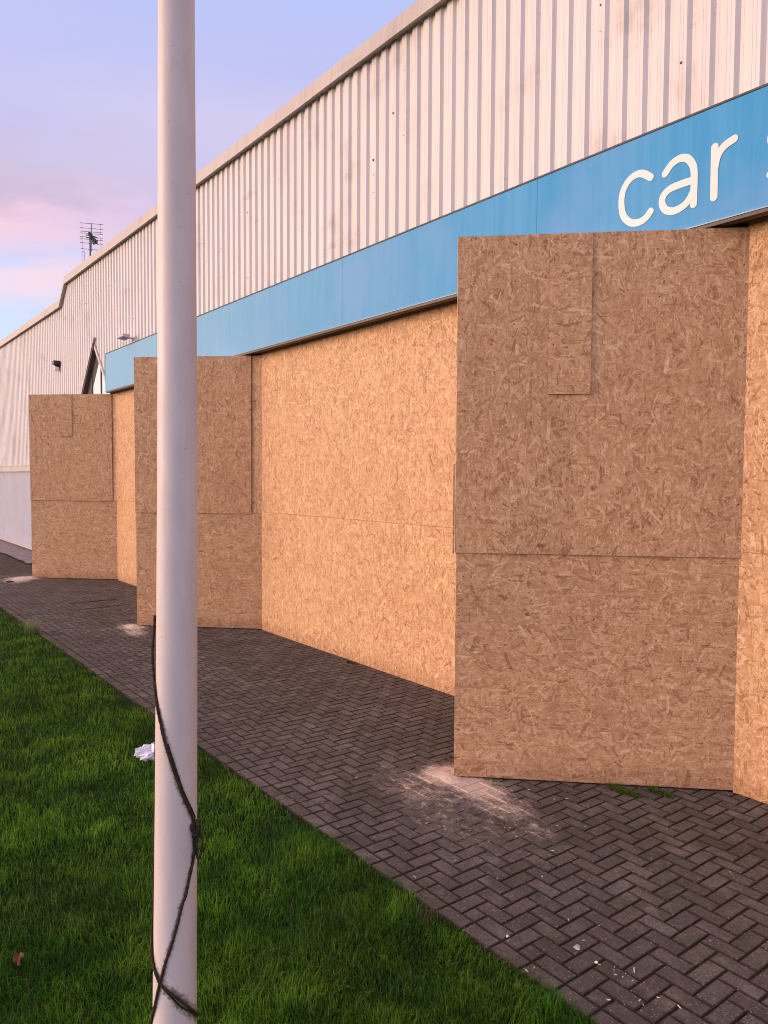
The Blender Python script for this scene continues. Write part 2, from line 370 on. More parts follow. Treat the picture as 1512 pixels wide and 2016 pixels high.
def paver_material():
    mt, t, b = mat('block_paving'); P, s, o, z = wallpos(t)
    at = t.new('ShaderNodeAttribute', attribute_name='tone', attribute_type='GEOMETRY')
    grit = t.noise(P, 95, 4, .85); mid = t.noise(P, 34, 4, .65); big = t.noise(P, 1.4, 4, .6)
    c = t.ramp(t.math('ADD', t.math('MULTIPLY', at.outputs['Fac'], .45), t.math('MULTIPLY', t.mr(mid, .25, .75), .55)),
               [(.12, (.062, .052, .045)), (.45, (.098, .083, .072)), (.7, (.132, .113, .098)), (1.0, (.205, .178, .152))])
    c = t.mix(t.mr(grit, .38, .54, .75, 0), c, (.035, .028, .025, 1))
    c = t.mix(t.mr(grit, .56, .66, 0, .65), c, (.27, .235, .215, 1))
    moss = t.mr(t.math('ADD', big, t.math('MULTIPLY', mid, .35)), .60, .82, 0, .62, True)
    c = t.mix(moss, c, (.050, .041, .030, 1))
    pal = t.noise(t.mapping(P, loc=(5, 3, 0)), 4.3, 6, .75); c = t.mix(t.mr(pal, .50, .66, 0, .55), c, (.20, .172, .150, 1))
    grn = t.noise(t.mapping(P, loc=(1, 8, 0)), 2.6, 6, .75); c = t.mix(t.mr(grn, .50, .66, 0, .62), c, (.048, .042, .026, 1))
    # pale specks (lichen, chewing gum, grit)
    rim = t.new('ShaderNodeAttribute', attribute_name='rim', attribute_type='GEOMETRY').outputs['Fac']
    rg = t.noise(P, 55, 5, .75)
    c = t.mix(t.mr(t.math('ADD', rim, t.math('MULTIPLY', t.math('SUBTRACT', rg, .5), 1.7)), .36, 1.05, 0, .85, True), c, (.026, .019, .014, 1))
    vo = t.new('ShaderNodeTexVoronoi'); t.put(vo.inputs['Vector'], P); vo.inputs['Scale'].default_value = 26
    sc = t.new('ShaderNodeSeparateColor'); t.put(sc.inputs[0], vo.outputs['Color'])
    dot = t.math('MULTIPLY', t.math('LESS_THAN', vo.outputs['Distance'], t.mr(sc.outputs[1], 0, 1, .03, .13)), t.math('GREATER_THAN', sc.outputs[0], .62))
    c = t.mix(t.math('MULTIPLY', dot, .7), c, (.34, .29, .27, 1))
    v2 = t.new('ShaderNodeTexVoronoi'); t.put(v2.inputs['Vector'], P); v2.inputs['Scale'].default_value = 85
    s2 = t.new('ShaderNodeSeparateColor'); t.put(s2.inputs[0], v2.outputs['Color'])
    d2 = t.math('MULTIPLY', t.math('LESS_THAN', v2.outputs['Distance'], .26), t.math('GREATER_THAN', s2.outputs[0], .84))
    c = t.mix(t.math('MULTIPLY', d2, .8), c, (.33, .29, .26, 1))
    d3 = t.math('MULTIPLY', t.math('LESS_THAN', v2.outputs['Distance'], .40), t.math('LESS_THAN', s2.outputs[0], .22))
    c = t.mix(t.math('MULTIPLY', d3, .5), c, (.030, .024, .020, 1))
    m_ = sawdust_mask(t, s, o, P)
    m_ = t.math('MULTIPLY', m_, t.math('MULTIPLY_ADD', rim, .35, 1.0))
    rag = t.noise(P, 12, 6, .72); fine = t.noise(P, 70, 4, .8)
    m_ = t.math('ADD', m_, t.math('MULTIPLY', t.math('SUBTRACT', rag, .5), 1.3))
    m_ = t.math('ADD', m_, t.math('MULTIPLY', t.math('SUBTRACT', fine, .5), 1.1))
    dust = t.mr(m_, .30, 1.0, 0, .92, True)
    c = t.mix(dust, c, (.60, .48, .38, 1))
    hh = t.math('ADD', t.math('MULTIPLY', mid, .7), t.math('MULTIPLY', grit, .5))
    setp(t, b, color=c, rough=.88, normal=bump(t, hh, .55, .004), spec=.3); return mt
PAVER = paver_material()
def joint_material():
    mt, t, b = mat('mossy_joint_soil'); P, s, o, z = wallpos(t)
    n = t.noise(P, 25, 5, .65); big = t.noise(P, 2.2, 3, .6)
    c = t.mix(t.mr(n, .3, .7), (.014, .009, .008, 1), (.045, .030, .022, 1))
    c = t.mix(t.mr(big, .5, .7, 0, .5), c, (.035, .042, .014, 1))
    m_ = t.math('ADD', sawdust_mask(t, s, o, P), t.math('MULTIPLY', t.math('SUBTRACT', t.noise(P, 9, 5, .7), .5), .7))
    c = t.mix(t.mr(m_, .15, .55, 0, 1, True), c, (.62, .44, .36, 1))
    setp(t, b, color=c, rough=1, normal=bump(t, n, .8, .01), spec=.1); return mt
JOINT = joint_material()
def dirt_material():
    mt, t, b = mat('bare_dirt'); P, s, o, z = wallpos(t)
    n = t.noise(P, 5, 6, .7); f = t.noise(P, 60, 4, .7)
    c = t.mix(t.mr(n, .3, .7), (.050, .040, .030, 1), (.10, .080, .062, 1)); c = t.mix(t.mr(f, .5, .7, 0, .5), c, (.17, .13, .11, 1))
    gz = t.noise(t.mapping(P, loc=(3, 3, 0)), 2.0, 5, .65); c = t.mix(t.mr(gz, .55, .68, 0, .75), c, (.032, .052, .015, 1))
    setp(t, b, color=c, rough=1, normal=bump(t, t.math('ADD', n, f), .8, .02), spec=.1); return mt
DIRT = dirt_material()
def slab_material():
    mt, t, b = mat('worn_concrete_slab'); P, s, o, z = wallpos(t)
    n = t.noise(P, 3, 6, .7); f = t.noise(P, 80, 3, .7)
    c = t.mix(t.mr(n, .35, .65), (.17, .14, .14, 1), (.27, .23, .22, 1)); c = t.mix(t.mr(f, .5, .7, 0, .4), c, (.10, .085, .08, 1))
    setp(t, b, color=c, rough=.95, normal=bump(t, n, .4, .01), spec=.2); return mt
SLAB = slab_material()
def soil_green():
    mt, t, b = mat('turf_base'); g = t.new('ShaderNodeNewGeometry'); P = g.outputs['Position']
    n = t.noise(P, 7, 5, .65); f = t.noise(P, 70, 4, .7)
    c = t.mix(t.mr(n, .35, .65), (.010, .019, .005, 1), (.020, .040, .008, 1)); c = t.mix(t.mr(f, .5, .7, 0, .5), c, (.045, .07, .018, 1))
    setp(t, b, color=c, rough=1, normal=bump(t, f, 1, .03), spec=.1); return mt
TURF = soil_green()
def blade_material():
    mt, t, b = mat('grass_blade'); at = t.new('ShaderNodeAttribute', attribute_name='tint', attribute_type='GEOMETRY')
    setp(t, b, color=at.outputs['Color'], rough=.7, spec=.08)
    tr = t.new('ShaderNodeBsdfTranslucent'); t.put(tr.inputs[0], at.outputs['Color'])
    mx = t.new('ShaderNodeMixShader'); mx.inputs[0].default_value = .3
    t.l.new(b.outputs[0], mx.inputs[1]); t.l.new(tr.outputs[0], mx.inputs[2])
    out = [n for n in t.n if n.type == 'OUTPUT_MATERIAL'][0]; t.l.new(mx.outputs[0], out.inputs[0]); return mt
BLADE = blade_material()
DUST = simple('pale_sawdust', (.60, .48, .38), 1.0, var=.2, scale=60, spec=.1)
CHIP = simple('wood_chip', (.70, .55, .42), .9, var=.2)

# ================================================================== ground
PAVE_O = 2.80       # edge of the paved strip, measured out from the wall
def struct(o): o['kind'] = 'structure'; return o
mb = MB(); R_ = 600
mb.face([(-R_, -R_, -.06), (R_, -R_, -.06), (R_, R_, -.06), (-R_, R_, -.06)])
struct(mb.build('ground', TURF))
mb = MB(); mb.face([W(-2.5, 0, -.0065), W(-2.5, PAVE_O, -.0065), W(26, PAVE_O, -.0065), W(26, -.2, -.0065), W(-2.5, -.2, -.0065)][:4]); struct(mb.build('paving_bed', JOINT))

def vnoise(x, y, seed=0, scale=1.0):
    """smooth value noise, numpy"""
    x = np.asarray(x)*scale+seed*17.3; y = np.asarray(y)*scale+seed*9.1
    xi = np.floor(x).astype(int); yi = np.floor(y).astype(int); fx = x-xi; fy = y-yi
    fx = fx*fx*(3-2*fx); fy = fy*fy*(3-2*fy)
    def h(a, b):
        v = np.sin(a*127.1+b*311.7+seed*74.7)*43758.5453
        return v-np.floor(v)
    return (h(xi, yi)*(1-fx)+h(xi+1, yi)*fx)*(1-fy)+(h(xi, yi+1)*(1-fx)+h(xi+1, yi+1)*fx)*fy
def sag(s, o):
    """gentle unevenness of the old paving"""
    return (float(vnoise(s, o, 3, .9))-.5)*.003+(float(vnoise(s, o, 5, 2.6))-.5)*.002

def build_pavers():
    g = .1; verts = []; faces = []; tones = []; edges = []
    J = .0034; B = .0030
    def brick(s0, s1, o0, o1):
        tone = min(1, max(0, random.gauss(.5, .30)))
        jj = J+random.uniform(0, .0012)
        s0 += jj; s1 -= jj; o0 += jj; o1 -= jj
        tilt_s = random.gauss(0, .006); tilt_o = random.gauss(0, .008); dz = random.gauss(0, .0009)
        cs, co = (s0+s1)/2, (o0+o1)/2; rot = random.gauss(0, .007)
        h0 = sag(cs, co)+dz
        if 2.7 < cs < 3.4 and .9 < co < 1.75: h0 -= .002+.002*random.random()
        def P(s, o, z):
            ds, do = s-cs, o-co; s2 = cs+ds-do*rot; o2 = co+do+ds*rot
            p = W(s2, o2, z+h0+ds*tilt_s+do*tilt_o); return (p.x, p.y, p.z)
        b = len(verts)
        for (i, z) in ((0, -.03), (0, -B), (B, 0), (B+.011, .0004)):
            for (s, o) in ((s0+i, o0+i), (s1-i, o0+i), (s1-i, o1-i), (s0+i, o1-i)):
                wob = random.uniform(-.0012, .0012)
                verts.append(P(s+wob, o+wob, z)); tones.append(tone); edges.append(0.0 if i > B+.001 else 1.0)
        for k in range(4):
            k2 = (k+1) % 4
            faces.append((b+k, b+4+k, b+4+k2, b+k2)); faces.append((b+4+k, b+8+k, b+8+k2, b+4+k2)); faces.append((b+8+k, b+12+k, b+12+k2, b+8+k2))
        faces.append((b+15, b+14, b+13, b+12))
    n_s = 285; n_o = 27; S0 = -2.4
    def inside(i, j): return 0 <= i < n_s and 0 <= j < n_o
    def hole(i, j): return (i, j) in ((57, 12),)
    for i in range(-1, n_s):
        for j in range(-1, n_o):
            k = (i-j) % 4
            cells = [(i, j), (i+1, j)] if k == 0 else ([(i, j), (i, j+1)] if k == 3 else None)
            if not cells: continue
            cs = [c for c in cells if inside(*c) and not hole(*c)]
            if not cs: continue
            a0 = min(c[0] for c in cs); a1 = max(c[0] for c in cs)+1; b0 = min(c[1] for c in cs); b1 = max(c[1] for c in cs)+1
            brick(S0+a0*g, S0+a1*g, b0*g, b1*g)
    s = S0                                                # border course along the grass
    while s < 26:
        brick(s, s+.2, 2.7, 2.8); s += .2
    me = bpy.data.meshes.new('pavement'); me.from_pydata(verts, [], faces)
    at = me.attributes.new('tone', 'FLOAT', 'POINT'); at.data.foreach_set('value', tones)
    at = me.attributes.new('rim', 'FLOAT', 'POINT'); at.data.foreach_set('value', edges)
    me.materials.append(PAVER); me.update(); o = link(bpy.data.objects.new('pavement', me)); return struct(o)
build_pavers()

# bare dirt and the concrete apron beyond the paving
def patch(name, s0, s1, o0, o1, z, material, ns=60, no=14, amp=.01, ragged=.0):
    mb = MB()
    def q(i, j):
        s = s0+(s1-s0)*i/ns; o = o0+(o1-o0)*j/no
        if i in (0, ns): s += (float(vnoise(o, 1, 6, 5))-.5)*ragged
        if j in (0, no): o += (float(vnoise(s, 2, 8, 4))-.5)*ragged
        return W(s, o, z+(float(vnoise(s, o, 4, 3))-.5)*amp)
    for i in range(ns):
        for j in range(no): mb.face([q(i, j), q(i, j+1), q(i+1, j+1), q(i+1, j)])
    return struct(mb.build(name, material, smooth=True))
patch('dirt_path', -30, -2.42, 0, 4.6, -.012, DIRT, 120, 24, .03)
patch('concrete_apron', -30, -4.2, .06, .95, .03, SLAB, 100, 6, .012, .12)

# ================================================================== the building
bld = empty('warehouse_building', W(0, 0), WANG, 'long white-grey ribbed metal warehouse with a stepped parapet and a small gabled window', 'building')
PER = .185; OC = .15; OP = .121       # rib period, outer crown, pan
STEP0, STEP1 = -3.75, -3.2
def top_z(s):      # underside line of the parapet capping
    if s >= STEP1: return 7.18
    if s <= STEP0: return 6.69
    return 6.69+(7.18-6.69)*(s-STEP0)/(STEP1-STEP0)
GA, GZ = -.95, 5.40
def gable_z(s):
    return GZ-abs(s-GA)*(1.13)
def bot_z(s):
    if s > -.04: return 4.93
    if s > -2.33: return max(3.90, gable_z(s))
    return 2.62
def ribs(s0, s1, per, oc, op, crown, flank):
    out = []; s = s0
    while s < s1:
        pan = per-crown-2*flank
        out += [(s, oc), (s+crown*.30, oc), (s+crown*.36, oc-.0018), (s+crown*.42, oc), (s+crown*.62, oc), (s+crown*.68, oc-.0018), (s+crown*.74, oc), (s+crown, oc),
                (s+crown+flank, op), (s+crown+flank+pan*.45, op), (s+crown+flank+pan*.5, op+.0015), (s+crown+flank+pan*.55, op), (s+crown+flank+pan, op)]
        s += per
    return [p for p in out if p[0] <= s1]
mb = MB()
prof = ribs(-30, 26, PER, OC, OP, .084, .027)
for (a, oa), (b_, ob) in zip(prof, prof[1:]):
    if b_-a < 1e-6: continue
    mids = [a, b_]
    za0, za1, zb0, zb1 = bot_z(a), top_z(a)+.12, bot_z(b_), top_z(b_)+.12
    if abs(za0-zb0) > .5: za0 = zb0 = max(za0, zb0)
    mb.face([W(a, oa, za0), W(b_, ob, zb0), W(b_, ob, zb1), W(a, oa, za1)])
# fixings and little hanging scraps on the crowns
for _ in range(70):
    k = random.randint(0, int(46/PER)); s = -24+k*PER+ (30-24) % PER
    s = -30+round((s+30)/PER)*PER+.042; z = random.choice([4.98+.55, 6.2, 5.9, 6.55, 5.1])+random.gauss(0, .25)
    if z > top_z(s)-.05 or z < bot_z(s)+.05: continue
    q = .003+.006*random.random()**2
    mb.wbox(s-q, s+q, OC, OC+q*1.2, z-q, z+q*(1+random.random()), mi=1)
mb.build('upper_cladding', [CLAD, EDGE_DARK], bld)
mb = MB()
prof = ribs(-30, -2.30, .090, .138, .116, .040, .012)
for (a, oa), (b_, ob) in zip(prof, prof[1:]): mb.face([W(a, oa, .12), W(b_, ob, .12), W(b_, ob, 2.46), W(a, oa, 2.46)])
mb.build('lower_cladding', CLAD2, bld)
mb = MB(); mb.wbox(-30, -2.30, .08, .185, 2.45, 2.63); mb.wbox(-30, -2.30, .08, .20, 2.63, 2.645); mb.wbox(-30, -2.30, .08, .165, .085, .125)
mb.build('trim_band', CAP, bld)
mb = MB(); mb.wbox(-30, -2.30, 0, .10, -.05, .10); mb.build('plinth', CONC, bld)
# parapet capping with the sloped step, in lengths with lapped joints
mb = MB()
def cap_seg(s0, z0, s1, z1):
    H = .175; o1, o0 = .225, -.45
    P = [W(s0, o1, z0), W(s1, o1, z1), W(s1, o0, z1), W(s0, o0, z0), W(s0, o1-.012, z0+H), W(s1, o1-.012, z1+H), W(s1, o0, z1+H+.02), W(s0, o0, z0+H+.02)]
    mb.hexa(P)
    # drip lip
    P = [W(s0, o1+.008, z0-.022), W(s1, o1+.008, z1-.022), W(s1, o1-.02, z1-.022), W(s0, o1-.02, z0-.022), W(s0, o1+.008, z0-.002), W(s1, o1+.008, z1-.002), W(s1, o1-.02, z1-.002), W(s0, o1-.02, z0-.002)]
    mb.hexa(P)
s = -30
while s < STEP0-.01:
    e = min(s+3.0, STEP0); cap_seg(s, 6.69, e-.003, 6.69); s = e
cap_seg(STEP0, 6.69, STEP1, 7.18)
s = STEP1
while s < 26:
    e = s+2.95; dz = random.uniform(-.004, .004); cap_seg(s+.003, 7.18+dz, e, 7.18+dz); s = e
mb.build('parapet_capping', CAP, bld)
mb = MB()     # black strip put in as the shadow under the capping
mb.wbox(STEP1, 26, .02, .112, 7.05, 7.19); mb.wbox(-30, STEP0, .02, .112, 6.56, 6.70); mb.build('capping_shadow', EDGE_DARK, bld)
mb = MB(); mb.wbox(-30, -2.36, -24, .075, 0, 6.75); mb.wbox(-2.36, -.02, -24, -.35, 0, 6.75); mb.wbox(-2.36, -.02, -.35, .075, 5.45, 6.75)
mb.wbox(-.02, 26, -24, -.10, 0, 6.75); mb.wbox(-.02, 26, -.10, .075, 4.35, 6.75); mb.wbox(STEP1, 26, -24, .07, 6.75, 7.15)
mb.build('wall', INTERIOR, bld)

# gabled glazing
mb = MB()
def bar(p, q, w, o0, o1, inner=0):
    """flat bar in the wall plane from p to q (s, z), width w to the inside"""
    d = Vector((q[0]-p[0], q[1]-p[1])).normalized(); n = Vector((-d.y, d.x))*w
    A = [(p[0], p[1]), (q[0], q[1]), (q[0]+n.x, q[1]+n.y), (p[0]+n.x, p[1]+n.y)]
    P = [W(a, o1, z) for a, z in A]+[W(a, o0, z) for a, z in A]
    mb.face(P[:4]); mb.face(P[4:][::-1])
    for k in range(4): mb.face([P[k], P[4+k], P[4+(k+1) % 4], P[(k+1) % 4]])
win = empty('gable_window', W(GA, 0, 3.9), WANG); win.parent = bld
win.location = (GA, 0, 3.9); win.rotation_euler = (0, 0, 0)
GL, GR = -2.33, -.045
zl, zr = gable_z(GL), gable_z(GR)
bar((GL, zl+.06), (GA+.05, GZ+.11), -.05, .05, .205); bar((GR, zr+.02), (GA+.02, GZ-.05), .075, .05, .175)
mb.build('frame', LIGHTGREY, win)
mb = MB(); bar((GL+.02, zl-.03), (GA, GZ-.05), -.035, -.02, .19); bar((GR-.03, zr-.05), (GA+.01, GZ-.10), .02, -.02, .15); mb.build('reveal', EDGE_DARK, win)  # black puts the shade on the frame's inner faces into the colour
mb = MB(); mb.face([W(GL+.1, .085, 2.2), W(-.32, .085, 2.2), W(-.32, .085, 4.16), W(GR-.03, .085, 4.16), W(GR-.03, .085, gable_z(GR)-.0), W(GA, .085, GZ-.09), W(GL+.1, .085, gable_z(GL+.1)-.02)]); mb.build('pane', GLASS, win)
mb = MB()
for s in (-1.40, -.72): mb.wbox(s-.02, s+.02, .05, .10, 2.2, gable_z(s)-.10)
mb.build('mullion', EDGE_DARK, win)
mb = MB(); mb.wbox(GL+.05, -.32, -.10, .08, 0, 2.2); mb.build('door_panel', EDGE_DARK, win)

# ================================================================== blue fascia sign
sg = empty('fascia_sign', W(7, .15, 4.17), WANG, 'long bright blue fascia board with white rounded lettering above the boarded shopfront', 'shop sign')
FO = .20
mb = MB()
s = -.02
joints = [-.02, 3.05, 6.15, 9.25, 12.35, 15.45, 18.55, 21.65, 26]
for a, b_ in zip(joints, joints[1:]): mb.wbox(a+.0018, b_-.0018, .06, FO, 4.195, 5.0)
mb.wbox(-.045, -.022, .06, FO+.004, 4.185, 5.01); mb.build('panel', BLUE, sg)
mb = MB(); mb.wbox(-.04, 26, .08, FO+.006, 5.002, 5.016); mb.build('top_trim', EDGE_DARK, sg)
mb = MB(); mb.wbox(-.04, 26, .10, FO+.005, 4.186, 4.194); mb.build('bottom_lip', simple('pale_blue_lip', (.12, .26, .42), .35), sg)
mb = MB(); mb.wbox(-.04, 26, .150, FO-.002, 4.160, 4.185); mb.wbox(-.04, 26, -.09, .155, 4.200, 4.24); mb.wbox(-.04, 26, .03, .06, 4.17, 4.199); mb.build('soffit', DARKMETAL, sg)
mb = MB(); mb.wbox(-.04, 26, .095, .135, 4.165, 4.199); mb.build('rail', BRONZE, sg)
def stroke(mb, paths, w, o0, o1, zlift=0):
    """round-ended strokes of constant width, as one outline per path"""
    for q, path in enumerate(paths):
        P = smoothpath([(a, z, 0) for a, z in path], 7); r = w/2; n = len(P)
        L = []; Rr = []
        for i, p in enumerate(P):
            d = (P[min(i+1, n-1)]-P[max(i-1, 0)]).normalized(); nn = Vector((-d.y, d.x, 0))
            L.append(p+nn*r); Rr.append(p-nn*r)
        d0 = (P[1]-P[0]).normalized(); d1 = (P[-1]-P[-2]).normalized()
        c0 = [P[0]+(Vector((-d0.y, d0.x, 0))*math.cos(a)-d0*math.sin(a))*r for a in np.linspace(0, math.pi, 9)[1:-1]]
        c1 = [P[-1]+(-Vector((-d1.y, d1.x, 0))*math.cos(a)+d1*math.sin(a))*r for a in np.linspace(0, math.pi, 9)[1:-1]]
        oo = o1+.0006*q
        def w_(p, o): return W(p.x, o, p.y)
        for i in range(n-1): mb.face([w_(L[i], oo), w_(Rr[i], oo), w_(Rr[i+1], oo), w_(L[i+1], oo)])
        mb.face([w_(p, oo) for p in [L[0]]+c0+[Rr[0]]]); mb.face([w_(p, oo) for p in [Rr[-1]]+c1+[L[-1]]])
        ring = L+c1[::-1]+Rr[::-1]+c0[::-1]
        for i in range(len(ring)):
            a, b_ = ring[i], ring[(i+1) % len(ring)]; mb.face([w_(a, oo), w_(b_, oo), w_(b_, o0), w_(a, o0)])
LET = dict(
 c=[[(13.498, 4.662), (13.438, 4.706), (13.379, 4.722), (13.308, 4.700), (13.253, 4.633), (13.238, 4.54), (13.258, 4.438), (13.318, 4.368), (13.393, 4.345), (13.462, 4.362), (13.504, 4.402)]],
 a=[[(13.622, 4.650), (13.676, 4.704), (13.744, 4.724), (13.806, 4.703), (13.849, 4.642), (13.862, 4.573), (13.862, 4.46), (13.862, 4.356)],
    [(13.862, 4.532), (13.772, 4.532), (13.675, 4.525), (13.616, 4.492), (13.603, 4.437), (13.632, 4.380), (13.694, 4.351), (13.766, 4.360), (13.822, 4.395), (13.858, 4.452)]],
 r=[[(14.016, 4.716), (14.017, 4.541), (14.018, 4.360)], [(14.018, 4.560), (14.040, 4.645), (14.088, 4.698), (14.160, 4.724)]],
 s=[[(14.600, 4.680), (14.540, 4.716), (14.460, 4.722), (14.400, 4.690), (14.385, 4.625), (14.425, 4.572), (14.505, 4.542), (14.585, 4.510), (14.618, 4.450), (14.590, 4.380), (14.515, 4.345), (14.440, 4.352), (14.385, 4.400)]])
for ch, paths in LET.items():
    mb = MB(); stroke(mb, [[(a_+(.035 if ch == 's' else 0), z_) for a_, z_ in q] for q in paths], .055, FO-.001, FO+.004); o = mb.build('letter', WHITE, sg); o['label'] = 'white rounded lower-case letter %s' % ch

# ================================================================== hoarding boards (oriented strand board)
def board(parent, A, B, z0, z1, thick=.016, off=0.0, swap=False, name='board', gapz=.0015, bend=None, label=None, screws=True, gap=.0015, tiltz=0.0):
    """upright board between plan points A and B (front face), thickness goes behind; off = how far its face stands proud"""
    A = Vector(A); B = Vector(B); d = (B-A); L = d.length; d = d.normalized(); n = Vector((d.y, -d.x, 0))   # outward when A is the left end seen from outside
    mb = MB(); uo = (random.uniform(0, 60), random.uniform(0, 60)); th = thick; zz0, zz1 = z0+gapz, z1-gapz
    def P(a, h, z): return A+d*a+n*h+Vector((0, 0, z))
    nz = 10 if bend else 1; na = 6 if bend else 1
    def bz(a, z): return (bend(a/L, (z-z0)/(z1-z0)) if bend else 0.0)
    def uvf(a, h, z):
        u, v = a+h+uo[0], z+h+uo[1]; return (v, u) if swap else (u, v)
    def quad(pts): mb.face([P(a, h+off+bz(a, z), z) for a, h, z in pts], [uvf(a, h, z) for a, h, z in pts])
    a0, a1 = gap*.35, L-gap*.35
    As = [a0+(a1-a0)*i/na for i in range(na+1)]; Zs = [zz0+(zz1-zz0)*i/nz for i in range(nz+1)]
    for i in range(na):
        for j in range(nz):
            quad([(As[i], 0, Zs[j]), (As[i+1], 0, Zs[j]), (As[i+1], 0, Zs[j+1]), (As[i], 0, Zs[j+1])])
            quad([(As[i+1], -th, Zs[j]), (As[i], -th, Zs[j]), (As[i], -th, Zs[j+1]), (As[i+1], -th, Zs[j+1])])
    for i in range(na):
        quad([(As[i], -th, Zs[0]), (As[i+1], -th, Zs[0]), (As[i+1], 0, Zs[0]), (As[i], 0, Zs[0])])
        quad([(As[i], 0, Zs[-1]), (As[i+1], 0, Zs[-1]), (As[i+1], -th, Zs[-1]), (As[i], -th, Zs[-1])])
    for j in range(nz):
        quad([(a0, -th, Zs[j]), (a0, 0, Zs[j]), (a0, 0, Zs[j+1]), (a0, -th, Zs[j+1])])
        quad([(a1, 0, Zs[j]), (a1, -th, Zs[j]), (a1, -th, Zs[j+1]), (a1, 0, Zs[j+1])])
    if screws:
        for a in (a0+.03, (a0+a1)/2, a1-.03):
            if a1-a0 < .5 and a != a0+.03: continue
            z = zz0+.05
            while z < zz1-.03:
                aa = a+random.gauss(0, .008); r = .0055; c = [P(aa+r*math.cos(k*math.pi/3), off+.0008+bz(aa, z), z+r*math.sin(k*math.pi/3)) for k in range(6)]
                mb.face(c, mi=1); z += random.uniform(.26, .42)
    o = mb.build(name, [OSB, SCREW], parent)
    if label: o['label'] = label
    return o
TOPZ = 4.150
def hoard(s0, s1, seams, label, zs=1.78):
    t = empty('hoarding_wall', W((s0+s1)/2, 0), WANG, label, 'hoarding', 'stretches of boarded shopfront between the porches')
    xs = [s0]+[q for q in seams if s0 < q < s1]+[s1]
    for a, b_ in zip(xs, xs[1:]):
        board(t, W(a, 0), W(b_, 0), -.004, zs, off=-.003+random.uniform(0, .002))
        board(t, W(a, 0), W(b_, 0), zs, TOPZ+.045, off=.001+random.uniform(0, .003), bend=lambda u, v: .004*math.sin(3.1*u)*(1-v))
    mb = MB()
    for a in xs: mb.wbox(a-.02 if a > s0 else a, a+.03 if a < s1 else a, -.09, -.025, .02, TOPZ)
    mb.build('stud', simple('sawn_timber_stud', (.38, .25, .14), .8), t)
    return t
hoard(0.0, 5.41, [1.10, 2.32, 3.54, 4.76], 'narrow sunlit strip of chipboard wall between the two farther boarded porches', 1.785)
hoard(6.790, 12.72, [7.84, 9.06, 10.28, 11.50], 'widest sunlit chipboard wall, between the middle porch and the nearest porch', 1.80)
hoard(14.17, 20.6, [15.39, 16.61, 17.83, 19.05], 'sunlit chipboard wall at the right edge, beyond the nearest porch', 1.80)

